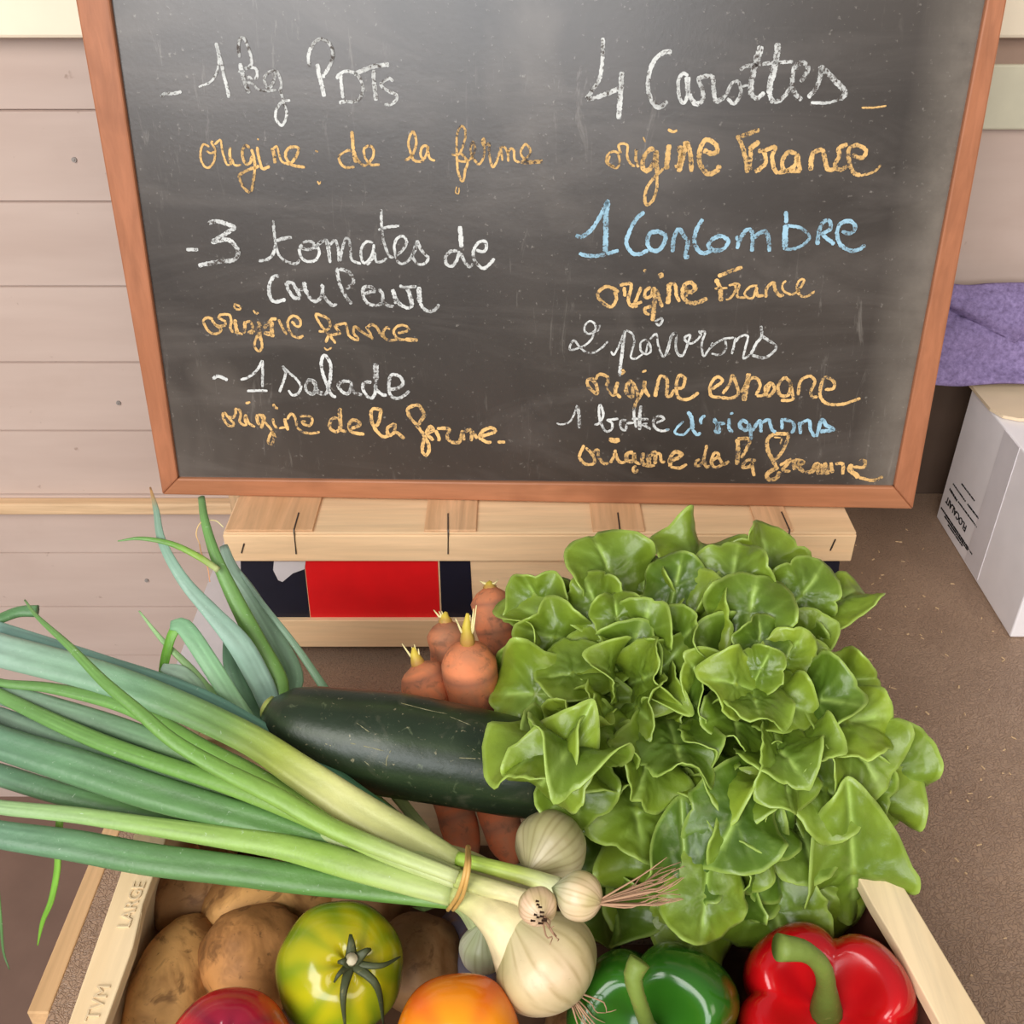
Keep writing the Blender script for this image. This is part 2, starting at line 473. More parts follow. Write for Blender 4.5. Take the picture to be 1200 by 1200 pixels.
# wood crumbs on the table
mb = MB(); rr = random.Random(3)
for i in range(170):
    if i < 120: cx, cy = rr.uniform(0.24, 0.62), rr.uniform(0.30, 0.86)
    else: cx, cy = rr.uniform(0.28, 0.46), rr.uniform(0.5, 0.86)
    l_ = rr.uniform(0.0006, 0.0022); w_ = rr.uniform(0.0003, 0.0008); a = rr.uniform(0, 6.28)
    if cx > 0.43 and cy > 0.68: continue
    ux = Vector((math.cos(a), math.sin(a), 0)) * l_; uy = Vector((-math.sin(a), math.cos(a), 0)) * w_
    c = Vector((cx, cy, 0.0001)); h = Vector((0, 0, rr.uniform(0.0003, 0.0009)))
    mb.hexa([c - ux - uy, c + ux - uy, c + ux + uy, c - ux + uy, c - ux * .8 - uy * .7 + h, c + ux * .8 - uy * .7 + h, c + ux * .8 + uy * .7 + h, c - ux * .8 + uy * .7 + h])
tag(mb.obj('wood_crumbs', M_CRUMB), 'tiny pale wood crumbs scattered on the brown table cover', 'crumbs', kind='stuff')

# white sheet under the left edge of the rear crate, post behind it
mb = MB(); mb.hexa([(-0.287, 0.592, 0.0003), (-0.2315, 0.592, 0.0003), (-0.2315, 0.84, 0.0003), (-0.289, 0.84, 0.0003),
                    (-0.287, 0.592, 0.0012), (-0.2315, 0.592, 0.0012), (-0.2315, 0.84, 0.0012), (-0.289, 0.84, 0.0012)])
tag(mb.obj('paper_sheet', M_PAPER), 'white paper strip lying on table left of the rear crate', 'paper')
mb = MB(); mb.box(-0.2795, -0.263, 0.845, 0.860, 0.0, 0.36)
tag(mb.obj('wooden_post', MW_POST, None, bevel=0.001), 'pale upright wooden post behind the rear crate, under the slate corner', 'post')

# ================================================================== REAR CRATE (upside down, the slate stands on it)
CX0, CX1, CY0, CY1 = -0.229, 0.273, 0.661, 0.918
rc = thing('wooden_crate', 'upturned pale wooden crate with red and navy printed side, holding up the slate', 'crate', (0.022, 0.79, 0.0), 'wooden vegetable crates')
mb = MB(); mb.box(CX0, CX1, CY0, CY0 + 0.010, 0.106, 0.132)
mb.obj('rim_slat', MW_CRATE, rc, bevel=0.0012)
mb = MB(); mb.box(CX0, CX1, CY1 - 0.010, CY1, 0.106, 0.132)
mb.obj('rim_slat', MW_CRATE, rc, bevel=0.0012)
for (xa, xb) in ((CX0, CX0 + 0.010), (CX1 - 0.010, CX1)):
    mb = MB(); mb.box(xa, xb, CY0 + 0.010, CY1 - 0.010, 0.106, 0.1318)
    mb.obj('rim_slat', MW_CRATE_Y, rc, bevel=0.001)
# top boards
for (ya, yb) in ((CY0 + 0.0003, CY0 + 0.052), (CY0 + 0.066, CY0 + 0.118), (CY0 + 0.135, CY0 + 0.19), (CY0 + 0.205, CY1 - 0.0003)):
    mb = MB(); mb.box(CX0 + 0.001, CX1 - 0.001, ya, yb, 0.132, 0.1345)
    mb.obj('top_slat', MW_CRATE, rc, bevel=0.0005)
def pxx(px, py, z): return P(px, py, z).x
for (pa, pb) in ((264, 366), (497, 558), (695, 756), (889, 930)):
    xa, xb = pxx(pa, 626, 0.1345), pxx(pb, 626, 0.1345)
    xa = max(xa, CX0 + 0.0012)
    mb = MB(); mb.box(xa, xb, CY0 + 0.0005, CY1 - 0.001, 0.1345, 0.1368)
    mb.obj('cross_batten', MW_TAN, rc, bevel=0.0006)
# staples: bent wires from the battens down the rim
for (pa, ya, pb, yb, pc, yc) in ((350, 601, 344, 622, 347, 649), (525, 602, 525, 622, 525, 649), (724, 601, 727, 624, 726, 648), (916, 600, 925, 620, 922, 644)):
    a = P(pa, ya, 0.1372); b = P(pb, yb, 0.1372); b.y = CY0 - 0.0006; c = PY(pc, yc, CY0 - 0.0006)
    mb = MB(); tube(mb, [a - Vector((0, 0, 0.001)), a, lerp3(a, b, 0.98), (b.x, b.y, b.z - 0.002), c, c + Vector((0, 0.002, 0))], [0.0006] * 6, seg=6)
    mb.obj('staple', M_STEEL, rc, label='bent steel staple')
for (pa, ya, pb, yb) in ((286, 637, 283, 648), (979, 632, 973, 645)):
    a = PY(pa, ya, CY0 - 0.0004); b = PY(pb, yb, CY0 - 0.0004)
    mb = MB(); tube(mb, [a, b], [0.0006] * 2, seg=6); mb.obj('staple', M_STEEL, rc, label='short steel staple')
# printed side panel
FY = CY0 + 0.006
mb = MB(); mb.box(CX0 + 0.012, CX1 - 0.012, FY, FY + 0.004, 0.018, 0.106)
sp_ = mb.obj('side_panel', MW_CRATE, rc)
def face_rect(name, mat, p4, off, label):
    q = [PY(px, py, FY) for (px, py) in p4]
    mb = MB()
    fr = [v + Vector((0, -off, 0)) for v in q]; bk = [v + Vector((0, -off * 0.1, 0)) for v in q]
    mb.add(fr + bk, [(0, 1, 2, 3), (7, 6, 5, 4), (0, 4, 5, 1), (1, 5, 6, 2), (2, 6, 7, 3), (3, 7, 4, 0)])
    return mb.obj(name, mat, sp_, label=label)
zt = 657; zb = 729
face_rect('red_print', M_RED, [(365, zb), (516, zb), (513, zt), (357, zt)], 0.0006, 'red printed rectangle')
face_rect('navy_print', M_NAVY, [(284, zb), (364, zb), (356, zt), (282, zt)], 0.0005, 'navy printed patch left of the red')
face_rect('navy_print', M_NAVY, [(518, zb), (555, zb), (551, zt), (515, zt)], 0.0005, 'narrow navy printed patch right of the red')
face_rect('navy_print', M_NAVY, [(930, zb), (975, zb), (984, zt), (930, zt)], 0.0005, 'navy printed patch at the right end')
# torn white paper scrap
q = [PY(px, py, FY - 0.0012) for (px, py) in ((321, 658), (358, 658), (357, 667), (343, 672), (331, 682), (326, 680), (320, 668))]
mb = MB(); mb.add(q + [v + Vector((0, 0.0008, 0)) for v in q], [tuple(range(7)), tuple(reversed(range(7, 14)))] + [(i, i + 7, (i + 1) % 7 + 7, (i + 1) % 7) for i in range(7)])
mb.obj('torn_label', M_PAPER, sp_, label='torn white paper scrap')
mb = MB(); mb.box(CX0 + 0.012, CX1 - 0.010, CY0 + 0.001, CY0 + 0.006, 0.014, 0.0435)
mb.obj('bottom_slat', MW_CRATE, rc, bevel=0.0008)
mb = MB(); mb.box(CX0 + 0.012, CX1 - 0.010, CY1 - 0.014, CY1 - 0.010, 0.014, 0.106)
mb.obj('side_panel', MW_CRATE, rc)
for (xa, xb) in ((CX0 + 0.012, CX0 + 0.016), (CX1 - 0.016, CX1 - 0.012)):
    mb = MB(); mb.box(xa, xb, FY + 0.004, CY1 - 0.014, 0.014, 0.106); mb.obj('end_panel', MW_CRATE_Y, rc)
for (xa, ya) in ((CX0 + 0.016, FY + 0.004), (CX1 - 0.036, FY + 0.004), (CX0 + 0.016, CY1 - 0.034), (CX1 - 0.036, CY1 - 0.034)):
    mb = MB(); mb.box(xa, xa + 0.02, ya, ya + 0.02, 0.0, 0.106); mb.obj('corner_post', MW_CRATE_Z, rc)

# ================================================================== SLATE BOARD
LEAN = math.radians(7.7)
B0 = P(190, 580, 0.1374)                              # left front foot of the board, standing on the crate
BX = (P(1070, 597, 0.1374) - B0).normalized()         # along its bottom edge, right end a little nearer
NH = Vector((BX.y, -BX.x, 0))
BU = Vector((0, 0, 1)) * math.cos(LEAN) - NH * math.sin(LEAN)
BN = NH * math.cos(LEAN) + Vector((0, 0, 1)) * math.sin(LEAN)
def on_board(px, py, off=0.0):
    d = ray(px, py); o = B0 + BN * off
    t = (o - CAM).dot(BN) / d.dot(BN)
    return CAM + d * t
# measured corners (bottom outer, inner) and the sides carried straight up
OL, OR = on_board(190, 580), on_board(1070, 597)
IL, IR = on_board(208, 561), on_board(1048, 571)
OLt, ORt = on_board(88, 0), on_board(1182, -8)
ILt, IRt = on_board(128, 0), on_board(1158, -6)
def extend(a, b, h):   # carry the line a->b up to board height h
    ha, hb = (a - B0).dot(BU), (b - B0).dot(BU)
    return a + (b - a) * ((h - ha) / (hb - ha))
HT = 0.50
OLT, ORT = extend(OL, OLt, HT), extend(OR, ORt, HT)
ILT, IRT = extend(IL, ILt, HT - 0.024), extend(IR, IRt, HT - 0.024)
sb = thing('slate_board', 'large framed chalkboard with a handwritten French vegetable list', 'chalkboard', (0.0, 0.72, 0.137))
def slab(name, quad, f0, f1, mat, parent, bevel=0.0, label=None):
    mb = MB(); a = [v + BN * f0 for v in quad]; b = [v + BN * f1 for v in quad]
    mb.add(a + b, [(3, 2, 1, 0), (4, 5, 6, 7), (0, 1, 5, 4), (1, 2, 6, 5), (2, 3, 7, 6), (3, 0, 4, 7)])
    return mb.obj(name, mat, parent, bevel=bevel, label=label)
slate = slab('slate', [IL, IR, IRT, ILT], -0.012, -0.004, M_SLATE, sb, label='dark grey slate surface')
slab('frame_rail', [OL, OR, IR, IL], -0.016, 0.0, MW_FRAME_X, sb, 0.0015)
slab('frame_rail', [ILT, IRT, ORT, OLT], -0.016, 0.0, MW_FRAME_X, sb, 0.0015)
slab('frame_stile', [OL, IL, ILT, OLT], -0.016, 0.0, MW_FRAME_Z, sb, 0.0015)
slab('frame_stile', [IR, OR, ORT, IRT], -0.016, 0.0, MW_FRAME_Z, sb, 0.0015)

# chalk handwriting, traced stroke by stroke
SL = -0.004 + 0.0004
def chalk(name, mat, label, groups):
    mb = MB(); rg = random.Random(len(label) * 7 + 1)
    for (ox, oy, s_, w, txt) in groups:
        for st in txt.split(';'):
            st = st.strip()
            if not st: continue
            ww = w
            if st[0] == 'w':
                a, st = st.split(' ', 1); ww = float(a[1:])
            pts = [tuple(float(q) for q in p.split(',')) for p in st.split()]
            pts = [(ox + x / s_, oy + y / s_) for x, y in pts]
            if len(pts) < 2: pts.append((pts[0][0] + 1.5, pts[0][1] + 0.6))
            ln = sum(math.hypot(a[0] - b[0], a[1] - b[1]) for a, b in zip(pts, pts[1:]))
            n = max(4, int(ln / 1.6))
            cs = catmull([(x, y, 0) for x, y in pts], n)
            V = []; F = []
            for i, c in enumerate(cs):
                p = on_board(c[0], c[1], SL)
                a = on_board(*cs[max(0, i - 1)][:2], SL); b = on_board(*cs[min(n - 1, i + 1)][:2], SL)
                t = (b - a)
                t = t.normalized() if t.length > 1e-9 else BX
                nn = BN.cross(t).normalized()
                h = ww * 0.5 * depth_of(p) / 1200.0
                if i in (0, n - 1): h *= 0.6
                V += [p + nn * h * rg.uniform(0.78, 1.18) + BN * 0.0, p - nn * h * rg.uniform(0.78, 1.18)]
            k0 = len(V)
            V += [v - BN * 0.0006 for v in V]
            for i in range(n - 1):
                F.append((2 * i, 2 * i + 1, 2 * i + 3, 2 * i + 2))
            mb.add(V[:k0], F)
    # ribbons face the viewer
    o = mb.obj(name, mat, slate, label=label)
    return o

W_, O_, B_ = M_CW, M_CO, M_CB
chalk('chalk_line', W_, "white chalk words '- 1kg PDTs'", [
 (180, 30, 7.5, 3.6, "60,622 110,598 180,596 245,580;w2.6 397,540 450,520 505,490 545,435 568,350 570,260 548,150;w4 548,150 575,260 600,350 625,470 650,560 660,635;w5 840,595 800,500 775,400 760,330;755,280 745,180 765,110 800,120 835,200 860,310 845,360 800,380;800,380 860,365 905,390 910,440 890,475;w2.8 815,470 840,450 870,480;w2.8 815,500 870,510 920,560 1000,575 1080,565;w2.5 740,405 800,400;w3.2 1070,400 1020,405 975,450 980,510 1005,550 1040,520 1070,440 1080,400 1105,450 1125,520 1110,570 1130,620 1150,700 1170,770 1150,850 1120,875 1075,820 1075,750 1110,690 1150,665 1200,655"),
 (340, 30, 7.5, 3.8, "170,360 160,290 175,210 240,125 310,130 360,180 375,260 350,350 300,430 290,460;w5 240,335 255,440 280,530 300,625;410,470 430,430 490,400 560,415 610,460 640,550 610,640 560,670 490,665 430,680;445,430 450,520 465,640;w5 560,430 640,395 730,360 870,340;w4.8 735,390 735,480 745,560 755,660;w3.6 905,490 870,465 810,500 800,530 870,580 935,610 930,660 870,695 830,690")])
chalk('chalk_line', O_, "orange chalk words 'origine de la ferme' under the first item", [
 (220, 140, 7.5, 2.6, "190,240 140,220 115,270 115,350 150,415 190,420 230,370 240,300 235,250 205,200 225,195;160,275 200,295 240,285;235,220 285,180 295,220 310,300 340,390 370,400;w3.2 375,245 370,310 380,400;375,400 390,350 410,400 470,400;w3.4 545,250 510,230 480,270 485,340 510,390 550,380 565,320;w3.4 560,260 580,330 590,420 580,520 560,620 530,635 480,580 450,500 480,470 560,430 610,420 620,400;w3.4 610,240 620,310 640,390 660,435 720,410;w4 740,250 760,320 765,385;750,260 780,235 795,280 820,360 860,390;w3.4 855,380 900,390 950,330 975,260 940,240 890,250 860,300 870,350 920,400 1030,420;w2 610,172 625,176;w2 1120,275 1145,285;w2 1140,540 1155,570 1170,545"),
 (380, 140, 9.23, 3.0, "285,345 255,335 170,385 160,430 190,490 240,520 330,515;w3.8 300,125 305,220 315,330;w5 315,330 330,400 345,470;340,410 400,480 450,505;450,500 500,450 535,370 520,300 470,290 430,320 435,390 470,460 510,490 600,488;870,445 930,410 970,350 995,250 975,150 955,130 920,200 910,280 940,370 970,440 1030,455 1080,440;1120,290 1080,285 1045,330 1045,400 1080,420 1110,360 1120,290 1125,370 1150,430 1200,445"),
 (510, 130, 8.571, 2.8, "165,435 220,445 260,400 295,300 305,220 285,160 250,160 220,240 215,360 220,500 230,610 265,705 290,680 300,600 325,520 300,470 250,420;220,490 280,510 350,490;350,490 380,440 400,380 380,310 355,370 365,440 400,500 440,535 480,480 495,390 470,310 490,280 500,340 545,330 540,400 550,480 580,565 620,500 650,400;650,360 665,420 675,500;660,360 700,370 730,430 735,510;720,420 760,380 790,400 800,490 850,520;880,490 940,450 955,390 910,335 865,390 870,450 930,510;w4.5 860,515 930,515 1000,515 1080,500;w1.6 215,760 205,820 235,830 240,770")])
chalk('chalk_line', W_, "white chalk words '-3 tomates de couleur'", [
 (210, 240, 6.667, 3.4, "w4 55,350 148,350;w5 225,145 300,130 430,175 395,205 260,290;w5 250,295 370,270 430,310 460,370 440,420 380,440 300,445 150,475;735,120 740,200 755,310 780,390 830,440 910,460 940,430;620,438 680,430 730,390 755,310;w4 745,285 820,262 880,255;1060,300 1000,285 945,330 945,390 990,440 1060,435 1095,380 1085,335 1040,310;945,335 1010,350 1070,325 1140,275 1165,310 1180,450"),
 (360, 230, 8.571, 3.2, "80,530 120,470 180,440 205,520 230,670;225,490 280,440 310,520 325,660 355,520 390,420 430,440;425,440 435,550 450,640 540,680;665,465 600,455 550,510 540,600 570,670 620,640 660,560 670,480;600,690 660,620 680,570 690,650 740,660 800,620;745,130 745,230 750,340 770,460 820,590 870,620;715,340 800,310 925,298;890,600 960,540 1000,460 960,400 900,430 875,500 890,600 930,675 1000,660 1050,600 1080,520 1100,450"),
 (480, 240, 10, 3.8, "w3.4 10,640 60,540 90,430 130,520 190,590 220,620 190,680 120,700 60,660 30,590;560,540 480,545 425,610 430,690 480,720 530,690 570,600 580,540;w5.6 590,250 600,380 605,500;600,560 640,660 700,725 740,690;780,530 850,550 895,520 890,430 820,435 760,510 745,600 780,680 860,745 930,700 995,630"),
 (300, 300, 9.23, 4.2, "250,220 200,220 155,280 140,370 160,460 210,495 320,470;320,290 360,380 410,450 480,460;325,290 390,290 430,350 480,440;w3 440,370 520,365;w5 520,280 530,350 560,420;560,420 610,480 660,485 710,430 720,320 700,330;720,400 760,470 830,535 875,515;1035,520 980,450 920,340 890,240 880,150 930,145 1010,180 1050,250 1040,310 970,350"),
 (410, 310, 10, 4, "170,345 240,320 290,310 250,265 180,260 150,310 170,400 220,460 320,480;340,285 380,340 390,430 390,470;320,475 400,455 460,485 520,490;w5 500,290 525,370 540,460;600,485 540,400 600,470 680,510 740,480;580,250 660,265 780,255;w5 670,280 700,350 735,480;w5.5 810,260 815,370 820,450;820,450 880,530 950,550 1010,520 1045,465")])
chalk('chalk_line', O_, "orange chalk words 'origine france' under the tomatoes", [
 (225, 345, 8.571, 3.2, "210,245 150,235 115,265 150,350 210,395 270,385 290,350 240,310 195,250;220,300 280,320 340,310;340,310 330,270 270,235 290,205 370,205 395,260 385,330 410,385;w4.5 430,250 440,320 455,390;430,380 510,400;w2.6 420,95 480,120 485,150 440,145 420,110;w4 530,270 530,340 520,390;530,290 580,270 610,330 600,400;w4 560,390 650,350 680,310 660,270;w5 680,330 680,400 700,470;700,470 700,540 665,570 630,520 640,450 670,400;w2.6 615,160 640,190 670,185;w4 720,340 760,300 800,250 850,245;w5 800,270 800,340 810,430;w5 720,390 800,400;870,250 900,320 950,405;1000,270 1050,320 1090,310 1080,250 1020,215 965,260 970,340 1010,410 1070,435 1120,415"),
 (360, 350, 8.571, 3.2, "115,325 170,330 225,290 230,240 190,190 95,155 95,190 140,270 200,340 250,400 285,450;340,345 280,360 220,370 185,440;270,270 330,340;270,275 380,250 400,300 420,370 480,410 520,415;540,330 480,280 465,340 500,390 520,410;500,290 560,340 640,390;590,280 620,330 660,410;600,290 650,260 700,290 740,360 800,410;830,310 800,290 765,330 775,390 830,420 910,405;910,345 990,330 1020,300 960,265 890,290 870,340 910,400 990,415;w4.6 980,412 1110,415;w2 170,490 200,515 250,490")])
chalk('chalk_line', W_, "white chalk words '- 1 salade'", [
 (240, 400, 8.571, 3.2, "w4 75,375 130,350 180,365 230,390;360,385 430,365 500,315 550,250 575,190;580,190 580,330 578,460;425,500 520,495 630,495;750,510 790,400 810,310 780,250 840,310 920,380 965,450 940,520 880,540 840,490;1010,480 1020,420 1060,385 1110,410 1110,480 1080,530 1030,510 1010,460;1110,420 1130,490 1200,525"),
 (360, 405, 8.571, 3.9, "0,345 30,345 70,380 85,430 60,485 10,470;85,420 110,475 190,490;190,490 220,400 240,230 220,150 170,95 140,180 160,290 200,400 240,490 290,520;440,370 380,355 310,390 340,450 400,485 440,430 440,360;440,400 470,470 550,495;650,370 580,370 555,420 590,490 640,530 680,480 690,360;w6.5 685,180 690,270 690,350;690,350 690,430 750,490 800,500;820,440 900,430 960,390 940,320 870,290 830,320 820,430 840,500 890,530 960,510 1025,455")])
chalk('chalk_line', O_, "orange chalk words 'origine de la ferme' in the lower left", [
 (250, 460, 8.571, 3.2, "110,200 95,220 110,280 150,330 195,335 205,310 150,250 110,195;150,240 200,250 225,210 225,165 265,180 275,230 265,290 310,330 340,310;w4 330,220 320,260 330,310;330,240 360,310 420,345;325,110 370,95;w4 440,220 440,280 460,330;w4 450,220 510,240 500,300 480,360;480,240 530,310 590,380;590,390 560,450 555,510 590,515 610,450 590,390 630,460;600,260 610,320 640,360;w4 600,115 620,150 650,160;660,360 720,350;w4.5 720,260 725,310 750,380;740,270 780,215 820,250 840,340;870,240 950,235 995,270 970,330 910,320 890,290 930,290;840,350 900,395 990,410 1070,395"),
 (370, 460, 5, 4.2, "130,150 95,155 80,200 115,230 145,215;w5 140,90 143,150 145,220;145,220 180,230;190,210 240,200 260,180 220,160 195,190 210,230 285,245;390,100 330,100 330,170 360,230 400,260 430,250;385,105 370,170 350,200;460,180 420,210 430,250 460,230 465,180;460,220 520,270;640,130 600,75 540,95 550,140 590,190 640,260 665,320 650,365 625,345 630,290 640,260;640,130 600,190;650,240 690,220 670,200 650,240 690,280;700,220 720,260 720,285;710,210 780,215 770,260 790,290;790,290 840,290 860,220;860,230 870,280;870,230 910,220 910,285;920,225 945,270;960,260 1050,230 1030,205 980,225 960,260 1000,290 1030,290;1065,290 1110,290")])
chalk('chalk_line', W_, "white chalk words '4 Carottes'", [
 (680, 30, 6.667, 5.2, "w4.5 178,95 175,230 155,400 100,500 45,570;120,565 45,572;120,565 200,535 310,490;w6 325,360 320,470 310,590 300,730;715,205 650,210 580,270 540,370 530,480 550,570 600,635 640,630 680,590;w4 845,390 800,375 765,440 775,560 810,605 840,530 850,400;w5.4 830,400 845,520 900,610 960,590;w5 960,590 955,500 925,415 1030,400 1040,480 1060,590 1125,560"),
 (840, 40, 5.714, 5.2, "w4 0,450 60,410 100,330 145,320 160,400 115,465 70,430;w3 160,350 220,340;w8 300,80 260,190;w6.5 260,190 230,330 230,410;w5 230,410 270,430 320,390;w7.5 410,60 395,190 360,320 350,400;w6 350,400 380,460;w4 155,240 200,215 300,200 410,190 510,185;w5 380,460 440,430 500,350;560,320 610,240 590,195 530,210 505,300 520,390 570,440;610,425 660,370 695,280 690,215;w6.5 690,215 750,270 820,340 860,390 830,440;w3.4 630,458 740,460 830,435")])
chalk('chalk_line', O_, "orange chalk words 'origine France' under the carrots", [
 (695, 140, 7.5, 3.6, "w2.8 230,300 180,280 130,310 115,370 160,410 210,425 235,370 220,300;w2.8 150,320 130,380 190,420;w3 245,300 225,240 235,215 300,225 300,320 330,390 370,410;380,260 375,340 400,420;w5.4 540,260 490,270 440,350 440,430 480,450 530,390 560,270;w5 560,280 560,380 565,480;560,470 560,600 530,700 480,750 455,710 470,610 530,520 580,470 620,430;w6 670,220 655,330 645,430;620,430 670,420;w2 440,155 460,200;w3.4 660,85 700,110 740,95;w6 760,230 770,320 755,430;w6.5 750,460 790,320 820,190;w5.4 820,190 850,280 860,370 865,460;w3 720,400 740,430;w5.6 970,270 1040,300 1090,280 1070,210 990,180 940,260 930,360 970,440 1020,480 1090,450 1110,400"),
 (850, 140, 6, 5, "85,110 120,190 145,290 155,375;w5 110,120 180,95 240,70;w6 165,210 240,155;180,210 170,360;230,220 270,230 285,300 240,350 205,365;260,225 350,195 330,260 345,350 370,380;500,240 440,230 400,300 420,360 490,320 505,240;505,240 520,330 530,360;370,375 450,360 530,365;w5.6 600,360 605,280 620,220;620,230 680,215 700,280 720,350 780,345;860,175 800,200 800,260 770,320 810,355 860,325;w4.6 890,250 960,270 990,220 930,180 870,210 870,290 900,370 950,395;w3 950,395 1040,370 1095,320")])
chalk('chalk_dash', O_, 'short orange chalk dash right of the carrots', [(840, 40, 5.714, 2.2, '970,492 1050,492 1135,480')])
chalk('chalk_line', B_, "blue chalk words '1 Concombre'", [
 (665, 225, 6.667, 4.8, "65,335 110,350 190,290 260,180 320,60;w6 315,70 300,200 300,330 295,470;w4.5 90,480 180,500 280,490 400,455;600,155 530,220 480,320 460,400 500,470 560,485 630,455;720,305 650,320 625,370 640,440 700,460 750,410 765,340 710,310;820,470 830,370 870,290 920,360 940,400 920,500 950,505;1055,210 1010,290 990,370 1010,440 1060,480 1130,455;1200,340 1130,370 1100,420 1140,455 1200,455"),
 (840, 230, 6.316, 4.6, "0,290 50,300 85,335 50,390 0,400;150,390 170,320 220,250 260,260 265,340 260,410;270,310 330,265 370,270 385,340 390,410;145,295 160,330;510,110 515,200;w6.6 515,210 505,290 508,380;w3.8 520,215 620,235 685,295 650,350 570,390 490,385;745,360 750,290 780,200 830,180 840,240 770,285;780,285 870,355;925,260 990,275 1025,230 990,185 920,200 890,270 910,350 970,395 1040,400 1100,360")])
chalk('chalk_line', O_, "orange chalk words 'origine France' under the cucumber", [
 (690, 305, 8, 4, "280,300 210,255 150,250 90,300 90,350 150,410 215,435 260,360 240,290;290,235 390,220 390,290 370,370 400,430 460,430;330,250 340,340;490,250 460,330 430,400;400,420 500,390;520,85 530,110;580,250 530,290 530,350 590,330 600,260;w5.5 610,250 620,350 610,450 600,570;590,430 530,450 530,490 570,510;w7 665,120 685,165;640,270 660,360 690,440;w5.5 740,410 750,320 750,220;750,220 810,230 820,320 850,390;w5 900,280 960,300 1000,260 960,210 910,220 880,290 900,370 960,400 1040,390 1110,355;w5 915,250 915,340"),
 (820, 305, 8, 2.8, "w5 150,175 190,260 200,385;w4.6 170,150 270,110 400,65;140,265 260,260;270,235 330,230 330,290 290,350 245,370;310,220 370,230 350,300 360,345 430,350;540,235 470,250 420,310 450,350 500,350 530,260;w4 530,250 540,330 600,330;w3.8 620,350 630,260 690,210 710,280 750,330 790,325;810,190 775,230 790,290 860,325;860,325 920,290 980,190 940,185 910,240 930,320 1000,340 1080,290;w4 925,250 930,310")])
chalk('chalk_line', W_, "thin white chalk words '2 poivrons'", [
 (660, 365, 8.571, 2.5, "215,200 260,225 320,190 320,130 270,95 220,140 215,210;370,135 350,190 310,210 290,270 230,330 150,370 70,385 75,330 110,290 160,350 230,410 300,415 380,370 450,300;480,400 510,435 560,340 620,190;w4 620,190 605,300 590,430 575,560 565,650;630,190 690,220 715,300 690,400 680,460 730,475 800,425;830,280 780,310 780,390 830,430 880,400 870,330 830,280;830,420 850,320;870,280 935,225 950,320 980,410 1010,455 1060,370 1080,250 1135,220 1130,370 1170,440 1200,430;w3 920,100 980,70 1000,90 960,140 930,110"),
 (780, 370, 8, 2.7, "0,370 30,270 60,190 100,170 95,300 130,375 170,360 210,250 230,180 175,210 220,260 280,240 330,180 310,140;320,150 370,155 340,250 345,350 360,385;360,385 430,290 540,220 640,205;560,220 565,310 510,365 430,355;440,250 420,310;655,205 640,280 620,360;650,250 700,195 770,190 750,290 730,400 800,360;w3.4 800,360 850,260 900,190 895,95;w3.4 905,190 970,235 1035,290 1000,350 920,395 810,370")])
chalk('chalk_line', O_, "orange chalk words 'origine espagne'", [
 (680, 425, 8, 4, "130,150 70,160 70,210 110,260 160,290 150,210 110,160;140,160 180,110 260,140 245,230;w2.6 245,230 300,310 340,290;w4.5 350,180 330,260 320,310;340,290 380,330;380,70 410,80 380,110;w5 480,160 430,230 440,300;440,300 490,320 490,220;490,180 530,260 545,330;610,170 590,250 550,330 520,380 500,430;w6 598,70 605,90;600,170 610,260 650,320;w5 700,320 720,220;720,220 750,130 810,150 815,230 810,310 850,310 880,250;900,240 960,230 980,150 930,120 900,200 910,300 940,340 1020,340 1110,280"),
 (820, 425, 6, 3.8, "80,190 160,130 120,100 75,160 80,230 150,245;160,220 210,150 230,90 260,160 270,220 220,250 150,245;w6 345,75 330,160 310,270;290,210 350,120 400,110 425,160 395,230;400,235 460,220 500,140 460,180 480,235 525,190 510,140;600,100 555,150 560,220 620,230 640,150 600,100;630,120 650,200 650,260 570,265;690,230 710,130 770,95 810,130 780,200 790,240 830,240;880,190 940,180 940,130 880,105 850,170 850,240 890,285 980,295 1060,275 1130,250")])
chalk('chalk_line', W_, "white chalk words '1 botte'", [
 (645, 465, 7.742, 3.0, "w2.2 55,240 100,250 170,230 215,160 240,75;w4 245,80 260,180 262,285;400,255 440,240 480,160 450,75 440,150 460,240 500,310 550,300 560,240 510,210;510,210 620,200;690,210 640,220 640,280 680,305 690,250;690,240 760,235;760,90 760,180 780,280;w4 820,80 810,190 810,300;740,200 890,205;820,260 880,240;840,250 910,295;960,240 1030,200 980,175 935,220 950,280 1010,310 1080,295")])
chalk('chalk_line', B_, "pale blue chalk words \"d'oignons\"", [
 (780, 470, 5.714, 4, "w3 0,190 25,190;w3 120,135 75,180 65,215 120,225 165,180;w5 150,70 175,120 180,190;180,190 210,225 235,210;265,95 235,125 240,155;325,115 345,160 335,200 360,210 350,160 320,130;345,150 400,150;425,115 425,180 450,210;440,75 445,90;w4.6 550,150 515,130 495,165 540,195 560,150;560,150 570,210 570,260;580,200 630,130 640,210;640,150 690,125 710,190 740,210;780,115 780,190;790,120 850,145 860,190 840,215;895,140 905,220;900,150 960,130 970,190 1000,240;w4.6 1010,240 1045,125 1075,160 1125,190 1070,200 1035,205")])
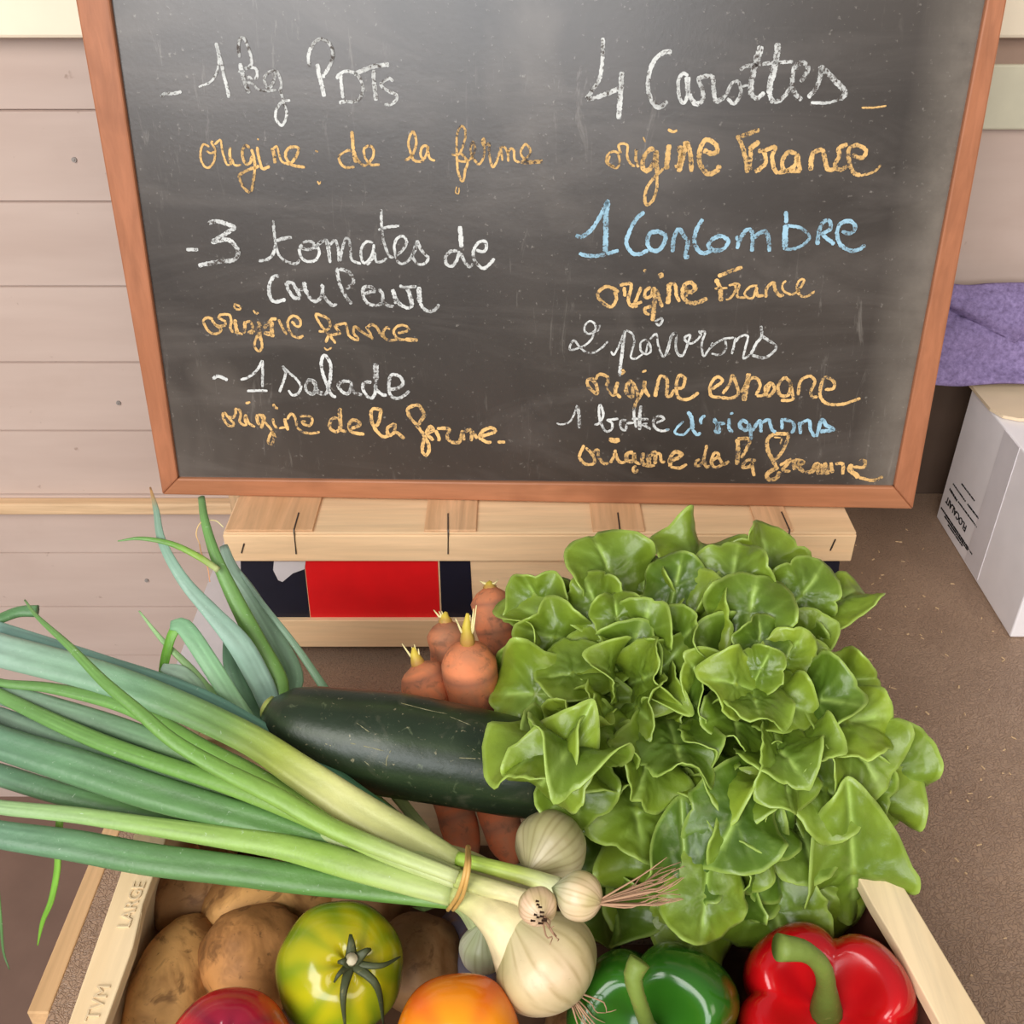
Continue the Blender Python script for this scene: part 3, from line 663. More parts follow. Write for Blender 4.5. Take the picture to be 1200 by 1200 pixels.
chalk('chalk_line', O_, "orange chalk words 'origine de la ferme' at the bottom right", [
 (670, 505, 6.667, 3.8, "95,110 70,170 60,210 110,260 175,250 165,190 110,130;165,165 205,150 210,200 250,255 290,250;340,145 330,200 300,250;340,170 370,240 420,245;w6 290,65 340,75 375,70;w5 480,165 430,180 430,230 480,230 490,170;490,180 500,240 540,260;500,270 480,300 500,325 515,300;w5 560,170 550,230 570,275;w6 600,180 600,270;w5 610,200 650,170 650,260;570,275 650,270;660,180 690,180 700,240 730,240;w5 760,240 830,210 860,180 810,165 770,210 770,280;770,280 840,290 900,260;1000,220 970,240 975,275 1020,250 1040,180 1055,110;1030,220 1050,280 1080,270;1090,240 1150,190 1120,170 1090,230 1120,285 1200,250"),
 (830, 500, 5.714, 4, "60,190 100,250 140,230;w5 190,255 200,160 195,80;195,80 275,85 255,150 220,210;205,80 260,80;320,225 260,225 230,270 270,270 300,240;290,240 300,300 310,330;w2 480,120 490,80 440,70;w4.6 540,50 440,50 395,90 400,160 430,220 460,280;540,55 510,140 470,200 440,220;w5.6 470,270 400,310 400,350 450,350 480,300;480,260 550,220 530,250 500,290 550,300;w5 570,220 580,290;w5 580,220 640,240 600,260 640,305;w5 650,305 690,300 720,250;w6 690,310 730,250 740,320;w6 750,250 770,320;w6 780,240 800,320;w5 820,240 830,310;850,250 900,250 900,320;w6 960,250 950,290 1010,340;1010,340 1100,360 1170,335;970,270 1040,270 1050,230 1010,225")])

# ================================================================== CARTON AND FELT
ct = thing('cardboard_carton', 'pale grey carton printed upside down, beside the slate at the right', 'carton', (0.60, 0.78, 0.0))
GX0, GX1, GY0, GY1, GH = 0.441, 0.76, 0.690, 0.880, 0.150
mb = MB(); mb.box(GX0, GX1, GY0, GY1, 0.0005, GH)
body = mb.obj('body', M_CARTON, ct, bevel=0.0015)
mb = MB(); mb.box(GX0 - 0.0006, GX0 + 0.001, 0.768, 0.800, 0.004, GH - 0.001)
mb.obj('tape', M_TAPE, ct, label='matt tape strip down the side')
lidp = [(0.4375, 0.905), (0.4385, 0.832), (0.445, 0.818), (0.457, 0.812), (0.62, 0.806), (0.62, 0.905)]
mb = MB(); n = len(lidp)
mb.add([(x, y, GH + 0.001) for x, y in lidp] + [(x, y, GH + 0.004) for x, y in lidp],
       [tuple(reversed(range(n))), tuple(range(n, 2 * n))] + [(i, (i + 1) % n, (i + 1) % n + n, i + n) for i in range(n)])
mb.obj('flap', M_FLAP, ct, label='cream rounded top flap')

def text_mesh(name, txt, size, origin, right, up, mat, parent, label=None, thick=0.0003):
    cu = bpy.data.curves.new('lettering', 'FONT'); cu.body = txt; cu.size = size; cu.extrude = thick
    to = bpy.data.objects.new('lettering', cu); COL.objects.link(to)
    me = bpy.data.meshes.new_from_object(to.evaluated_get(bpy.context.evaluated_depsgraph_get()))
    bpy.data.objects.remove(to); bpy.data.curves.remove(cu)
    right = Vector(right).normalized(); up = Vector(up).normalized(); nrm = right.cross(up)
    vs = [Vector(origin) + right * v.co.x + up * v.co.y + nrm * v.co.z for v in me.vertices]
    fs = [tuple(p.vertices) for p in me.polygons]
    bpy.data.meshes.remove(me)
    return mk(name, vs, fs, mat, parent, False, None, None, label)
def on_side(px, py):   # point on the carton's left face
    d = ray(px, py); return CAM + d * ((GX0 - 0.0004) / d.x)
a = on_side(1136, 622); b = on_side(1115, 592)
ln = (b - a).length
text_mesh('printed_name', 'FLOCALAIT', 0.0105, on_side(1133, 617), (0, 1, 0), (0, 0, -1), M_INK, body, 'bold black word FLOCALAIT printed upside down')
rr = random.Random(5)
def small_print(rows):
  mb = MB()
  for (xa, ya, xb, yb, h) in rows:
    p, q = on_side(xa, ya), on_side(xb, yb); L_ = (q - p).length; d = (q - p).normalized(); u = Vector((0, 0, 1)); s_ = 0.0
    while s_ < L_:
        w_ = rr.uniform(0.0008, 0.0022); c = p + d * s_
        mb.hexa([c + Vector((dx, 0, 0)) + d * dw * w_ + u * dz * h for dz in (-.5, .5) for (dx, dw) in ((-.0003, 0), (-.0003, 1), (.0003, 1), (.0003, 0))])
        s_ += w_ + rr.choice((0.0004, 0.0005, 0.0014))
  mb.obj('small_print', M_INK, body, label='rows of tiny illegible print')
small_print(((1103, 595, 1139, 649, 0.0017), (1107, 605, 1134, 645, 0.0015), (1111, 615, 1128, 640, 0.0013)))
small_print(((1113, 573, 1121, 586, 0.0022), (1123, 588, 1145, 618, 0.0013), (1117, 567, 1131, 587, 0.0013), (1134, 591, 1147, 608, 0.0015), (1127, 567, 1142, 587, 0.0013)))

# purple felt: a stiff creased sheet, its front half sloping to the viewer, its rear half folded over forwards
V = []; F = []; nx, ny = 60, 40
for j in range(ny):
    v = j / (ny - 1)
    for i in range(nx):
        u = i / (nx - 1)
        x = 0.392 + 0.33 * u
        vc = 0.66 - 1.5 * u if u < 0.24 else 0.30 + 0.05 * math.sin(9 * u)        # crease line
        vc = max(0.22, vc)
        yc, zc = 0.868 + 0.075 * vc, GH + 0.009 + 0.105 * vc
        if v <= vc:
            t = v / vc; y = 0.868 + (yc - 0.868) * t; z = GH + 0.009 + (zc - GH - 0.009) * t - 0.004 * math.sin(math.pi * t)
        else:
            t = (v - vc) / (1 - vc); zt_ = GH + 0.088 + 0.010 * u
            y = yc - 0.010 * math.sin(math.pi * min(1, t * 1.15)) + (0.912 - yc) * t ** 1.6; z = zc + (zt_ - zc) * t
        d = 0.0035 * noise.noise(Vector((x * 22, v * 5, 1.7))) + 0.0022 * abs(math.sin(11 * v + 5 * u)) + 0.0012 * noise.noise(Vector((x * 70, v * 16, 4)))
        V.append((x, min(0.9235, y - d), z + d))
for j in range(ny - 1):
    for i in range(nx - 1):
        a = j * nx + i; F.append((a, a + 1, a + nx + 1, a + nx))
fo = mk('felt_sheet', V, F, M_FELT)
so = fo.modifiers.new('thick', 'SOLIDIFY'); so.thickness = 0.003; so.offset = 1
tag(fo, 'crumpled purple felt sheet lying on the carton against the wall', 'felt')

# ================================================================== FRONT CRATE
RH = 0.12
fc = thing('wooden_crate', 'open pale wooden crate in front, filled with the vegetables', 'crate', (0.0, 0.30, 0.0), 'wooden vegetable crates')
YF, YB = 0.16, 0.465
xl = lambda y: -0.2155 - (y - 0.355) * 0.02
xr = lambda y: 0.2085 - (y - 0.37) * 0.20
def side_rail(fx, w, sgn, name, mat, z0, z1, parent=fc, ya=YF, yb=YB, off=0.0, n=12, rag=0.0):
    mb = MB(); rg = random.Random(9); V = []; F = []
    for i in range(n + 1):
        y = ya + (yb - ya) * i / n; xo = fx(y) + off * sgn; xi = xo + w * sgn + (rg.uniform(-rag, rag) if rag else 0)
        a, b = (xo, xi) if sgn > 0 else (xi, xo)
        V += [(a, y, z0), (b, y, z0), (b, y, z1 - (0.0006 if sgn > 0 else 0)), (a, y, z1 - (0 if sgn > 0 else 0.0006))]
    for i in range(n):
        k_ = 4 * i
        for q in range(4): F.append((k_ + q, k_ + (q + 1) % 4, k_ + 4 + (q + 1) % 4, k_ + 4 + q))
    F += [(3, 2, 1, 0), tuple(4 * n + q for q in range(4))]
    mb.add(V, F); return mb.obj(name, mat, parent, bevel=0.0008)
lr = side_rail(xl, 0.0185, 1, 'rim_slat', MW_CRATE_Y, RH - 0.009, RH, rag=0.0012)
rrail = side_rail(xr, 0.0215, -1, 'rim_slat', MW_CRATE_Y, RH - 0.009, RH, rag=0.0006)
side_rail(xl, 0.004, 1, 'side_panel', MW_CRATE_Y, 0.012, RH - 0.009, off=0.001)
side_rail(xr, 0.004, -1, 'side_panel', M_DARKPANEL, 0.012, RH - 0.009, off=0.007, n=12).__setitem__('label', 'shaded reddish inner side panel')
for (ya, yb) in ((YF, YF + 0.009), (YB - 0.009, YB)):
    xa, xb = xl(ya) + 0.0185, xr(ya) - 0.0215
    mb = MB(); mb.box(xa, xb, ya, yb, RH - 0.026, RH - 0.001); mb.obj('rim_slat', MW_CRATE, fc, bevel=0.0008)
    mb = MB(); mb.box(xa, xb, ya + 0.003, yb - 0.003, 0.012, RH - 0.026); mb.obj('end_panel', MW_CRATE, fc)
for j in range(4):
    ya = YF + 0.004 + j * 0.075
    mb = MB(); mb.box(-0.203, 0.17, ya, ya + 0.068, 0.010, 0.014); mb.obj('floor_slat', M_SLAT_SHADE, fc)
for (cx, cy) in ((-0.204, YF + 0.01), (-0.206, YB - 0.03), (xr(YF) - 0.031, YF + 0.01), (xr(YB) - 0.033, YB - 0.03)):
    mb = MB(); mb.box(cx, cx + 0.018, cy, cy + 0.02, 0.0, RH - 0.009); mb.obj('corner_post', MW_CRATE_Z, fc)
text_mesh('printed_text', 'LARGE', 0.0095, (-0.2005, 0.322, RH + 0.0001), (0.02, 1, 0), (-1, 0.02, 0), M_STAMP, lr, 'faded stamped word LARGE')
text_mesh('printed_text', 'TVM', 0.0095, (-0.2000, 0.272, RH + 0.0001), (0.02, 1, 0), (-1, 0.02, 0), M_STAMP, lr, 'faded stamped letters')
# splinter
mb = MB(); tube(mb, [PD(165, 1070, 0.545), PD(160, 1100, 0.535), PD(151, 1128, 0.525)], [0.0008, 0.0006, 0.0002], seg=5)
mb.obj('splinter', MW_CRATE_Y, lr)

# ================================================================== POTATOES
def potato(label, px, py, z, rx, ry, rz, rot, col, seed, tilt=0.0, cat='potato'):
    c = P(px, py, z); rg = random.Random(seed)
    bm = bmesh.new(); bmesh.ops.create_icosphere(bm, subdivisions=4, radius=1.0)
    R = Matrix.Rotation(rot, 3, 'Z') @ Matrix.Rotation(tilt, 3, 'Y')
    V = []; C = []
    sd = Vector((seed * 3.1, seed * 1.7, seed))
    eyes = [Vector((rg.uniform(-1, 1), rg.uniform(-1, 1), rg.uniform(0, 1))).normalized() for _ in range(7)]
    for v in bm.verts:
        p = v.co.normalized()
        k_ = 1 + 0.10 * noise.noise(p * 1.3 + sd) + 0.035 * noise.noise(p * 3.2 + sd)
        dim = 0.0
        for e_ in eyes:
            d = (p - e_).length
            dim += math.exp(-(d / 0.09) ** 2)
        k_ -= 0.035 * dim
        q = Vector((p.x * rx, p.y * ry, p.z * rz)) * k_
        V.append(c + R @ q)
        C.append(lerp3(col, tuple(x * 0.45 for x in col), min(1, dim * 0.6)))
    F = [tuple(v.index for v in f.verts) for f in bm.faces]
    bm.free()
    o = mk('potato', V, F, M_POTATO, None, True, C)
    return tag(o, label, cat, 'potatoes in the front crate')
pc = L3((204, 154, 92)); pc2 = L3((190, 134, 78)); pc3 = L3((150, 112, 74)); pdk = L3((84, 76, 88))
potato('long potato by the left rim, in front of the others', 203, 1160, 0.066, 0.0235, 0.046, 0.028, -0.10, pc, 1)
potato('round brown potato left of the green striped tomato', 300, 1126, 0.074, 0.030, 0.031, 0.031, 0.2, pc2, 2)
potato('wide potato lying under the onion leaves behind the round one', 315, 1062, 0.068, 0.040, 0.026, 0.026, 0.12, pc, 3)
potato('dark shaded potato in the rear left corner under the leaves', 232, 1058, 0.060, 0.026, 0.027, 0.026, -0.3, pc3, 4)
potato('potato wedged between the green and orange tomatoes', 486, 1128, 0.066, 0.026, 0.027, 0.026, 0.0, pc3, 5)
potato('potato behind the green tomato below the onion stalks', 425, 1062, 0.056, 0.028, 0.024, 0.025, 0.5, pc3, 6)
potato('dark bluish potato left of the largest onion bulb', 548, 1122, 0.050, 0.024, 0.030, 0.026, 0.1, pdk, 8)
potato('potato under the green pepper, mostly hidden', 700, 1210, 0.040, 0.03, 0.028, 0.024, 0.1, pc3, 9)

# ================================================================== TOMATOES
def tomato(label, px, py, depth, r, squash, pole_px, colf, seed, calyx=None, lobes=6, lob=0.02):
    c = PD(px, py, depth)
    pole = (PD(pole_px[0], pole_px[1], depth - r * 0.9) - c).normalized()
    X, Y, Z = frame(pole)
    t = thing('tomato', label, 'tomato', (c.x, c.y, c.z - r), 'tomatoes in the front crate')
    nr, ns = 40, 72; V = []; F = []; C = []
    for i in range(nr + 1):
        ph = math.pi * i / nr
        for k_ in range(ns):
            th = 2 * math.pi * k_ / ns
            rr_ = math.sin(ph) * (1 + lob * math.cos(lobes * th + seed) * math.sin(ph) + 0.02 * noise.noise(Vector((math.cos(th), math.sin(th), ph + seed))))
            h = math.cos(ph) * squash - 0.16 * math.exp(-(ph / 0.32) ** 2) * (1 + 0.25 * math.cos(lobes * th + seed))
            V.append(c + (X * math.cos(th) * rr_ + Y * math.sin(th) * rr_ + Z * h) * r)
            C.append(colf(ph, th))
    for i in range(nr):
        for k_ in range(ns):
            a = i * ns + k_; b = i * ns + (k_ + 1) % ns
            F.append((a, a + ns, b + ns, b))
    mk('flesh', V, F, M_TOMATO, t, True, C)
    if calyx:
        mb = MB(); base = c + Z * (squash * r - 0.13 * r)
        for (tx, ty, mx, my, w) in calyx:
            def onsurf(px_, py_, lift):
                d = ray(px_, py_); oc = CAM - c
                A = d.dot(d); B = 2 * oc.dot(d); Cc = oc.dot(oc) - (r * 0.985) ** 2
                disc = B * B - 4 * A * Cc
                tt = (-B - math.sqrt(max(0, disc))) / (2 * A)
                p = CAM + d * tt
                return p + (p - c).normalized() * lift
            e_ = onsurf(tx, ty, 0.0025); m_ = onsurf(mx, my, 0.0042)
            pts = catmull([tuple(base + Z * 0.004), tuple(m_), tuple(e_)], 12)
            tube(mb, pts, [max(0.0004, 1.25 * w * (1 - 0.8 * i / 11)) for i in range(12)], [L3((66, 72, 46))] * 12, seg=6, flat=0.35, up=Z)
        mb.obj('calyx', M_STEM, t, smooth=True, use_cols=True, label='dry dark green calyx')
        mb = MB()
        tube(mb, [base + Z * 0.001, base + Z * 0.007 + Y * 0.001, base + Z * 0.010 + Y * 0.002], [0.0032, 0.0026, 0.0030], [L3((84, 90, 60)), L3((84, 90, 60)), L3((190, 180, 150))], seg=10)
        mb.obj('stem', M_STEM, t, smooth=True, use_cols=True)
    return t
def c_green(ph, th):
    s_ = 0.5 + 0.5 * math.cos(9 * th + 2.2 * noise.noise(Vector((math.cos(th) * 2, math.sin(th) * 2, ph * 2))))
    s_ = s_ * math.sin(ph) * 0.75
    base = grad([(0.0, L3((178, 160, 20))), (0.9, L3((168, 164, 22))), (1.5, L3((156, 160, 28))), (2.4, L3((130, 130, 26)))], ph)
    return lerp3(base, L3((84, 124, 24)), s_)
def c_orange(ph, th):
    s_ = 0.5 + 0.5 * math.cos(5 * th + 1.5)
    base = grad([(0.0, L3((232, 150, 22))), (0.8, L3((236, 142, 20))), (1.6, L3((222, 104, 24)))], ph)
    return lerp3(base, L3((214, 66, 34)), s_ ** 3 * 0.6 * math.sin(ph))
def c_red(ph, th):
    s_ = 0.5 + 0.5 * math.cos(4 * th + 2 * math.sin(3 * th))
    base = grad([(0.0, L3((96, 18, 44))), (0.5, L3((150, 20, 44))), (1.0, L3((204, 26, 36)))], ph)
    return lerp3(base, L3((118, 20, 48)), s_ ** 2 * 0.6)
tomato('green and yellow striped tomato with dry calyx facing up', 399, 1134, 0.523, 0.0325, 0.90, (414, 1128), c_green, 1.0,
       [(410, 1098, 410, 1108, .0030), (464, 1122, 440, 1132, .0017), (404, 1198, 402, 1160, .0022), (446, 1196, 436, 1152, .0020), (392, 1150, 398, 1140, .0018), (432, 1114, 424, 1118, .0030), (396, 1128, 402, 1128, .003)], lobes=7, lob=0.012)
tomato('glossy orange tomato at the bottom edge of the picture', 537, 1222, 0.480, 0.0305, 0.86, (540, 1240), c_orange, 2.0, lobes=5, lob=0.02)
tomato('dark red and purple tomato in front of the potatoes', 268, 1238, 0.480, 0.0300, 0.88, (262, 1206), c_red, 3.0, lobes=6, lob=0.01)

# ================================================================== PEPPERS
def pepper(label, px, py, depth, R, H, axis_px, spin, cols, stem_px, stem_w, lobes=4, stemcols=None):
    c = PD(px, py, depth)
    ax = (PD(axis_px[0], axis_px[1], depth - H * 0.9) - c).normalized()
    X, Y, Z = frame(ax)
    t = thing('bell_pepper', label, 'pepper', (c.x, c.y, c.z - R), 'peppers in the front crate')
    nr, ns = 48, 96; V = []; F = []; C = []
    for i in range(nr + 1):
        ph = math.pi * i / nr
        for k_ in range(ns):
            th = 2 * math.pi * k_ / ns
            lb = abs(math.cos(lobes * 0.5 * (th + spin)))      # 1 on a lobe, 0 in a groove
            groove = (1 - lb) ** 2.2
            sp2 = max(0.0, math.sin(ph)) ** 0.62
            rr_ = sp2 * (1 - 0.19 * groove) * (1 + 0.03 * noise.noise(Vector((math.cos(th), math.sin(th), 3.0 + ph))))
            if ph > math.pi / 2: rr_ *= 1 - 0.16 * (ph / (math.pi / 2) - 1)
            cs = math.cos(ph)
            h = (abs(cs) ** 0.75) * (1 if cs > 0 else -1)
            top = math.exp(-((ph - 0.0) / 0.42) ** 2)
            if cs > 0: h = h * (1 - 0.20 * groove * math.sin(ph)) - 0.52 * top
            else: h += 0.25 * math.exp(-((math.pi - ph) / 0.4) ** 2)
            V.append(c + X * math.cos(th) * rr_ * R + Y * math.sin(th) * rr_ * R + Z * h * H)
            nz = 0.5 + 0.5 * noise.noise(Vector((math.cos(th) * 2, math.sin(th) * 2, ph * 1.5 + spin)))
            C.append(lerp3(cols[0], cols[1], nz))
    for i in range(nr):
        for k_ in range(ns):
            a = i * ns + k_; b = i * ns + (k_ + 1) % ns
            F.append((a, a + ns, b + ns, b))
    mk('flesh', V, F, M_PEPPER, t, True, C)
    base = c + Z * H * 0.44
    mb = MB()
    pts = [tuple(base)] + [tuple(PD(a, b, d)) for (a, b, d) in stem_px]
    pts = catmull(pts, 22)
    sc = stemcols or (L3((66, 84, 30)), L3((114, 132, 58)))
    rad = []
    for i in range(22):
        u = i / 21; w = stem_w
        rad.append(w * (1.9 - 2.4 * u if u < 0.35 else 1.06 - 0.08 * (u - 0.35) + (0.42 * max(0, u - 0.78) / 0.22 if u > 0.78 else 0)))
    tube(mb, pts, rad, [lerp3(sc[0], sc[1], min(1, i / 14)) for i in range(22)], seg=14)
    mb.obj('stem', M_STEM, t, smooth=True, use_cols=True, label='curved green stem')
    return t
pepper('glossy red bell pepper with curved green stem, by the right rim', 966, 1196, 0.530, 0.0475, 0.040, (972, 1168), 0.55,
       (L3((196, 12, 18)), L3((150, 8, 16))), [(966, 1140, 0.487), (945, 1116, 0.474), (912, 1110, 0.470)], 0.0044)
pepper('dark green bell pepper below the lettuce, stem upright', 772, 1216, 0.520, 0.0475, 0.042, (757, 1228), 0.25,
       (L3((34, 78, 20)), L3((50, 106, 24))), [(752, 1182, 0.468), (742, 1146, 0.462), (750, 1126, 0.462)], 0.0036)

# ================================================================== CARROTS
def carrot(label, pts, wpx, stub=True, seed=0):
    P3 = [PD(a, b, d) for (a, b, d) in pts]
    n = 30
    cs = catmull([tuple(p) for p in P3], n)
    prof = [0.30, 0.72, 0.92, 1.0]
    r0 = wpx * 0.5 * pts[0][2] / 1200.0
    base = min(P3, key=lambda p: p.z)
    t = thing('carrot', label, 'carrot', (base.x, base.y, base.z), 'carrots standing in the front crate')
    rad = []
    for i in range(n):
        u = i / (n - 1)
        k_ = 0.28 + 0.72 * min(1, (u / 0.10)) ** 0.5 if u < 0.10 else 1.0 - 0.38 * (u - 0.1)
        if u > 0.85: k_ *= 1 - 0.75 * ((u - 0.85) / 0.15) ** 2
        k_ *= 1 + 0.05 * math.sin(u * 40 + seed) * 0.5 + 0.04 * noise.noise(Vector((u * 8, seed, 0)))
        rad.append(r0 * k_)
    mb = MB()
    rg = random.Random(seed)
    tube(mb, cs, rad, [lerp3(L3((210, 128, 86)), L3((198, 104, 64)), i / n) if (i * 7 + seed) % 5 else L3((156, 98, 72)) for i in range(n)], seg=22)
    mb.obj('root', M_CARROT, t, smooth=True, use_cols=True)
    d = (Vector(cs[0]) - Vector(cs[3])).normalized(); c = Vector(cs[0])
    mb = MB(); q_ = stub
    tube(mb, [c - d * 0.003, c + d * 0.003 * q_, c + d * 0.012 * q_, c + d * 0.020 * q_ + Vector((0.001, 0, 0))], [0.0046, 0.0044, 0.0026, 0.0010], [L3((176, 134, 66))] * 2 + [L3((206, 182, 70))] * 2, seg=8)
    for q in range(4):
        a = rg.uniform(-1, 1)
        tube(mb, [c + d * 0.002, c + d * 0.008 * q_ + Vector((0.004 * a, 0, 0.001)), c + d * rg.uniform(0.016, 0.026) * q_ + Vector((0.007 * a, 0, 0))], [0.0012, 0.0008, 0.0003], [L3((222, 208, 150))] * 3, seg=5)
    mb.obj('crown_stub', M_STEM, t, smooth=True, use_cols=True, label='pale yellow trimmed crown')
    return t
carrot('carrot at the far left of the bunch, shorter, pale stubble on top', [(490, 778, 0.622), (499, 802, 0.624), (516, 880, 0.632), (536, 960, 0.625), (552, 1015, 0.620)], 60, 0.55, 1)
carrot('front middle carrot with the tall yellow sprout', [(548, 754, 0.606), (551, 790, 0.614), (565, 870, 0.630), (586, 960, 0.622), (602, 1015, 0.615)], 66, 1.0, 2)
carrot('carrot standing behind the middle one, thin top', [(522, 728, 0.650), (526, 770, 0.652), (536, 850, 0.656), (544, 900, 0.656)], 46, 0.3, 3)
carrot('tallest carrot touching the lettuce, at right', [(574, 688, 0.660), (579, 730, 0.660), (592, 790, 0.662), (608, 870, 0.662)], 48, 0.2, 4)

# ================================================================== CUCUMBER
def build_cucumber():
    pts = [(313, 828, 0.585), (330, 838, 0.584), (355, 850, 0.582), (400, 862, 0.580), (460, 872, 0.578), (530, 884, 0.578), (600, 898, 0.580), (660, 910, 0.583), (716, 922, 0.586), (730, 925, 0.586)]
    wid = [24, 74, 96, 110, 120, 118, 114, 106, 78, 20]
    n = 48
    cs = catmull([tuple(PD(*p)) for p in pts], n); ws = catmull([(i, 0, 0, w) for i, w in enumerate(wid)], n)
    d = [math.dist(cs[i], cs[i + 1]) for i in range(n - 1)]
    # widths follow the same path parameter as the points
    cum = [0]
    P3 = [PD(*p) for p in pts]
    for a, b in zip(P3, P3[1:]): cum.append(cum[-1] + (b - a).length)
    def wat(s_):
        for i in range(len(cum) - 1):
            if s_ <= cum[i + 1] + 1e-9:
                t = (s_ - cum[i]) / (cum[i + 1] - cum[i]); return wid[i] + (wid[i + 1] - wid[i]) * t
        return wid[-1]
    rad = [wat(cum[-1] * i / (n - 1)) * 0.5 * 0.58 / 1200 for i in range(n)]
    seg = 48
    def colf(i, k_):
        a = 2 * math.pi * k_ / seg
        s_ = 0.5 + 0.5 * math.sin(9 * a + 0.6 * math.sin(i * 0.2))
        return lerp3(L3((32, 44, 27)), L3((48, 62, 36)), s_ ** 4 * 0.7)
    t = thing('cucumber', 'dark green cucumber lying across the carrots beside the lettuce', 'cucumber', (0, P3[4].y, P3[4].z - 0.03))
    mb = MB(); tube(mb, cs, rad, colf, seg=seg)
    mb.obj('skin', M_CUC, t, smooth=True, use_cols=True)
    mb = MB()
    a = P3[0]; dr = (P3[0] - P3[2]).normalized()
    tube(mb, [a - dr * 0.004, a + dr * 0.0005, a + dr * 0.002 ], [0.0075, 0.0066, 0.004], [L3((96, 120, 50)), L3((150, 158, 84)), L3((170, 164, 100))], seg=14)
    mb.obj('stem_end', M_STEM, t, smooth=True, use_cols=True, label='pale yellow-green cut stem end')
    # pale dry scratches
    mb = MB()
    ctr = lambda px, py: None
    for poly in (((380, 871), (395, 876)), ((407, 870), (430, 875), (450, 880)), ((459, 877), (453, 890), (453, 900)), ((416, 846), (433, 858)), ((427, 892), (440, 902), (452, 910)), ((470, 824), (500, 832), (530, 838)), ((527, 840), (552, 850)), ((538, 888), (560, 889)), ((545, 872), (565, 885))):
        pp = []
        for (px, py) in poly:
            d_ = ray(px, py); best = None
            s_ = 0.48
            while s_ < 0.62:
                q = CAM + d_ * s_
                i = min(range(n), key=lambda j: (Vector(cs[j]) - q).length_squared)
                if (Vector(cs[i]) - q).length <= rad[i]: best = q; break
                s_ += 0.0004
            if best is not None: pp.append(best)
        if len(pp) > 1:
            q = catmull([tuple(p) for p in pp], 7); tube(mb, q, [0.0002, 0.0004, 0.0003, 0.00045, 0.0003, 0.0004, 0.0001], [L3((128, 124, 92))] * 7, seg=5)
    mb.obj('scratches', M_STEM, t.children[0], smooth=True, use_cols=True, label='pale dry scratches')
build_cucumber()

# ================================================================== SPRING ONIONS
GB = [(0.0, L3((140, 164, 146))), (0.45, L3((110, 144, 106))), (0.75, L3((118, 152, 80))), (1.0, L3((184, 192, 130)))]      # bluish tip -> pale base
GG = [(0.0, L3((104, 144, 84))), (0.5, L3((106, 148, 66))), (0.8, L3((136, 166, 72))), (1.0, L3((186, 194, 134)))]
GL = [(0.0, L3((142, 172, 124))), (0.4, L3((138, 170, 88))), (0.75, L3((140, 172, 78))), (1.0, L3((176, 188, 120)))]
GD = [(0.0, L3((98, 132, 108))), (0.4, L3((90, 128, 78))), (0.75, L3((86, 126, 60))), (1.0, L3((104, 142, 62)))]
GY = [(0.0, L3((146, 172, 156))), (0.35, L3((112, 150, 112))), (0.52, L3((116, 150, 80))), (0.64, L3((158, 172, 76))), (0.76, L3((190, 190, 124))), (1.0, L3((174, 180, 112)))]
def leaf(parent, pts, wpx, gr, flat=0.62, seg=12, crease=0.0, name='leaf', tip=None):
    """pts: (px, py, z) in the photo's frame; first point is the free tip"""
    P3 = [P(a, b, z_) for (a, b, z_) in pts]
    n = max(20, 7 * len(pts))
    dat = []
    for p, w in zip(P3, wpx): dat.append((p.x, p.y, p.z, w * 0.5 * depth_of(p) / 1200.0))
    cs = catmull(dat, n)
    rad = [max(0.0003, c[3]) for c in cs]
    cols = [grad(gr, i / (n - 1)) for i in range(n)]
    if tip:
        for i in range(n):
            u = i / (n - 1)
            if u < 0.07: cols[i] = lerp3(tip, cols[i], (u / 0.07) ** 2)
    mb = MB(); up = Vector((0, -0.45, 0.9)).normalized()
    sd = pts[0][0] * 0.37 + pts[0][1] * 0.11; sg = 28 if max(wpx) > 12 else 12
    def colf(i, k_):
        a = 2 * math.pi * k_ / sg
        m_ = 1 + 0.26 * noise.noise(Vector((math.cos(a) * 4.5 + sd, math.sin(a) * 4.5, i * 0.10))) + 0.12 * noise.noise(Vector((math.cos(a) * 11 + sd, math.sin(a) * 11, i * 0.35)))
        return tuple(min(1, x * m_) for x in cols[i])
    tube(mb, cs, rad, colf, seg=sg, flat=flat, up=up, crease=crease)
    return mb.obj(name, M_LEAF, parent, smooth=True, use_cols=True)

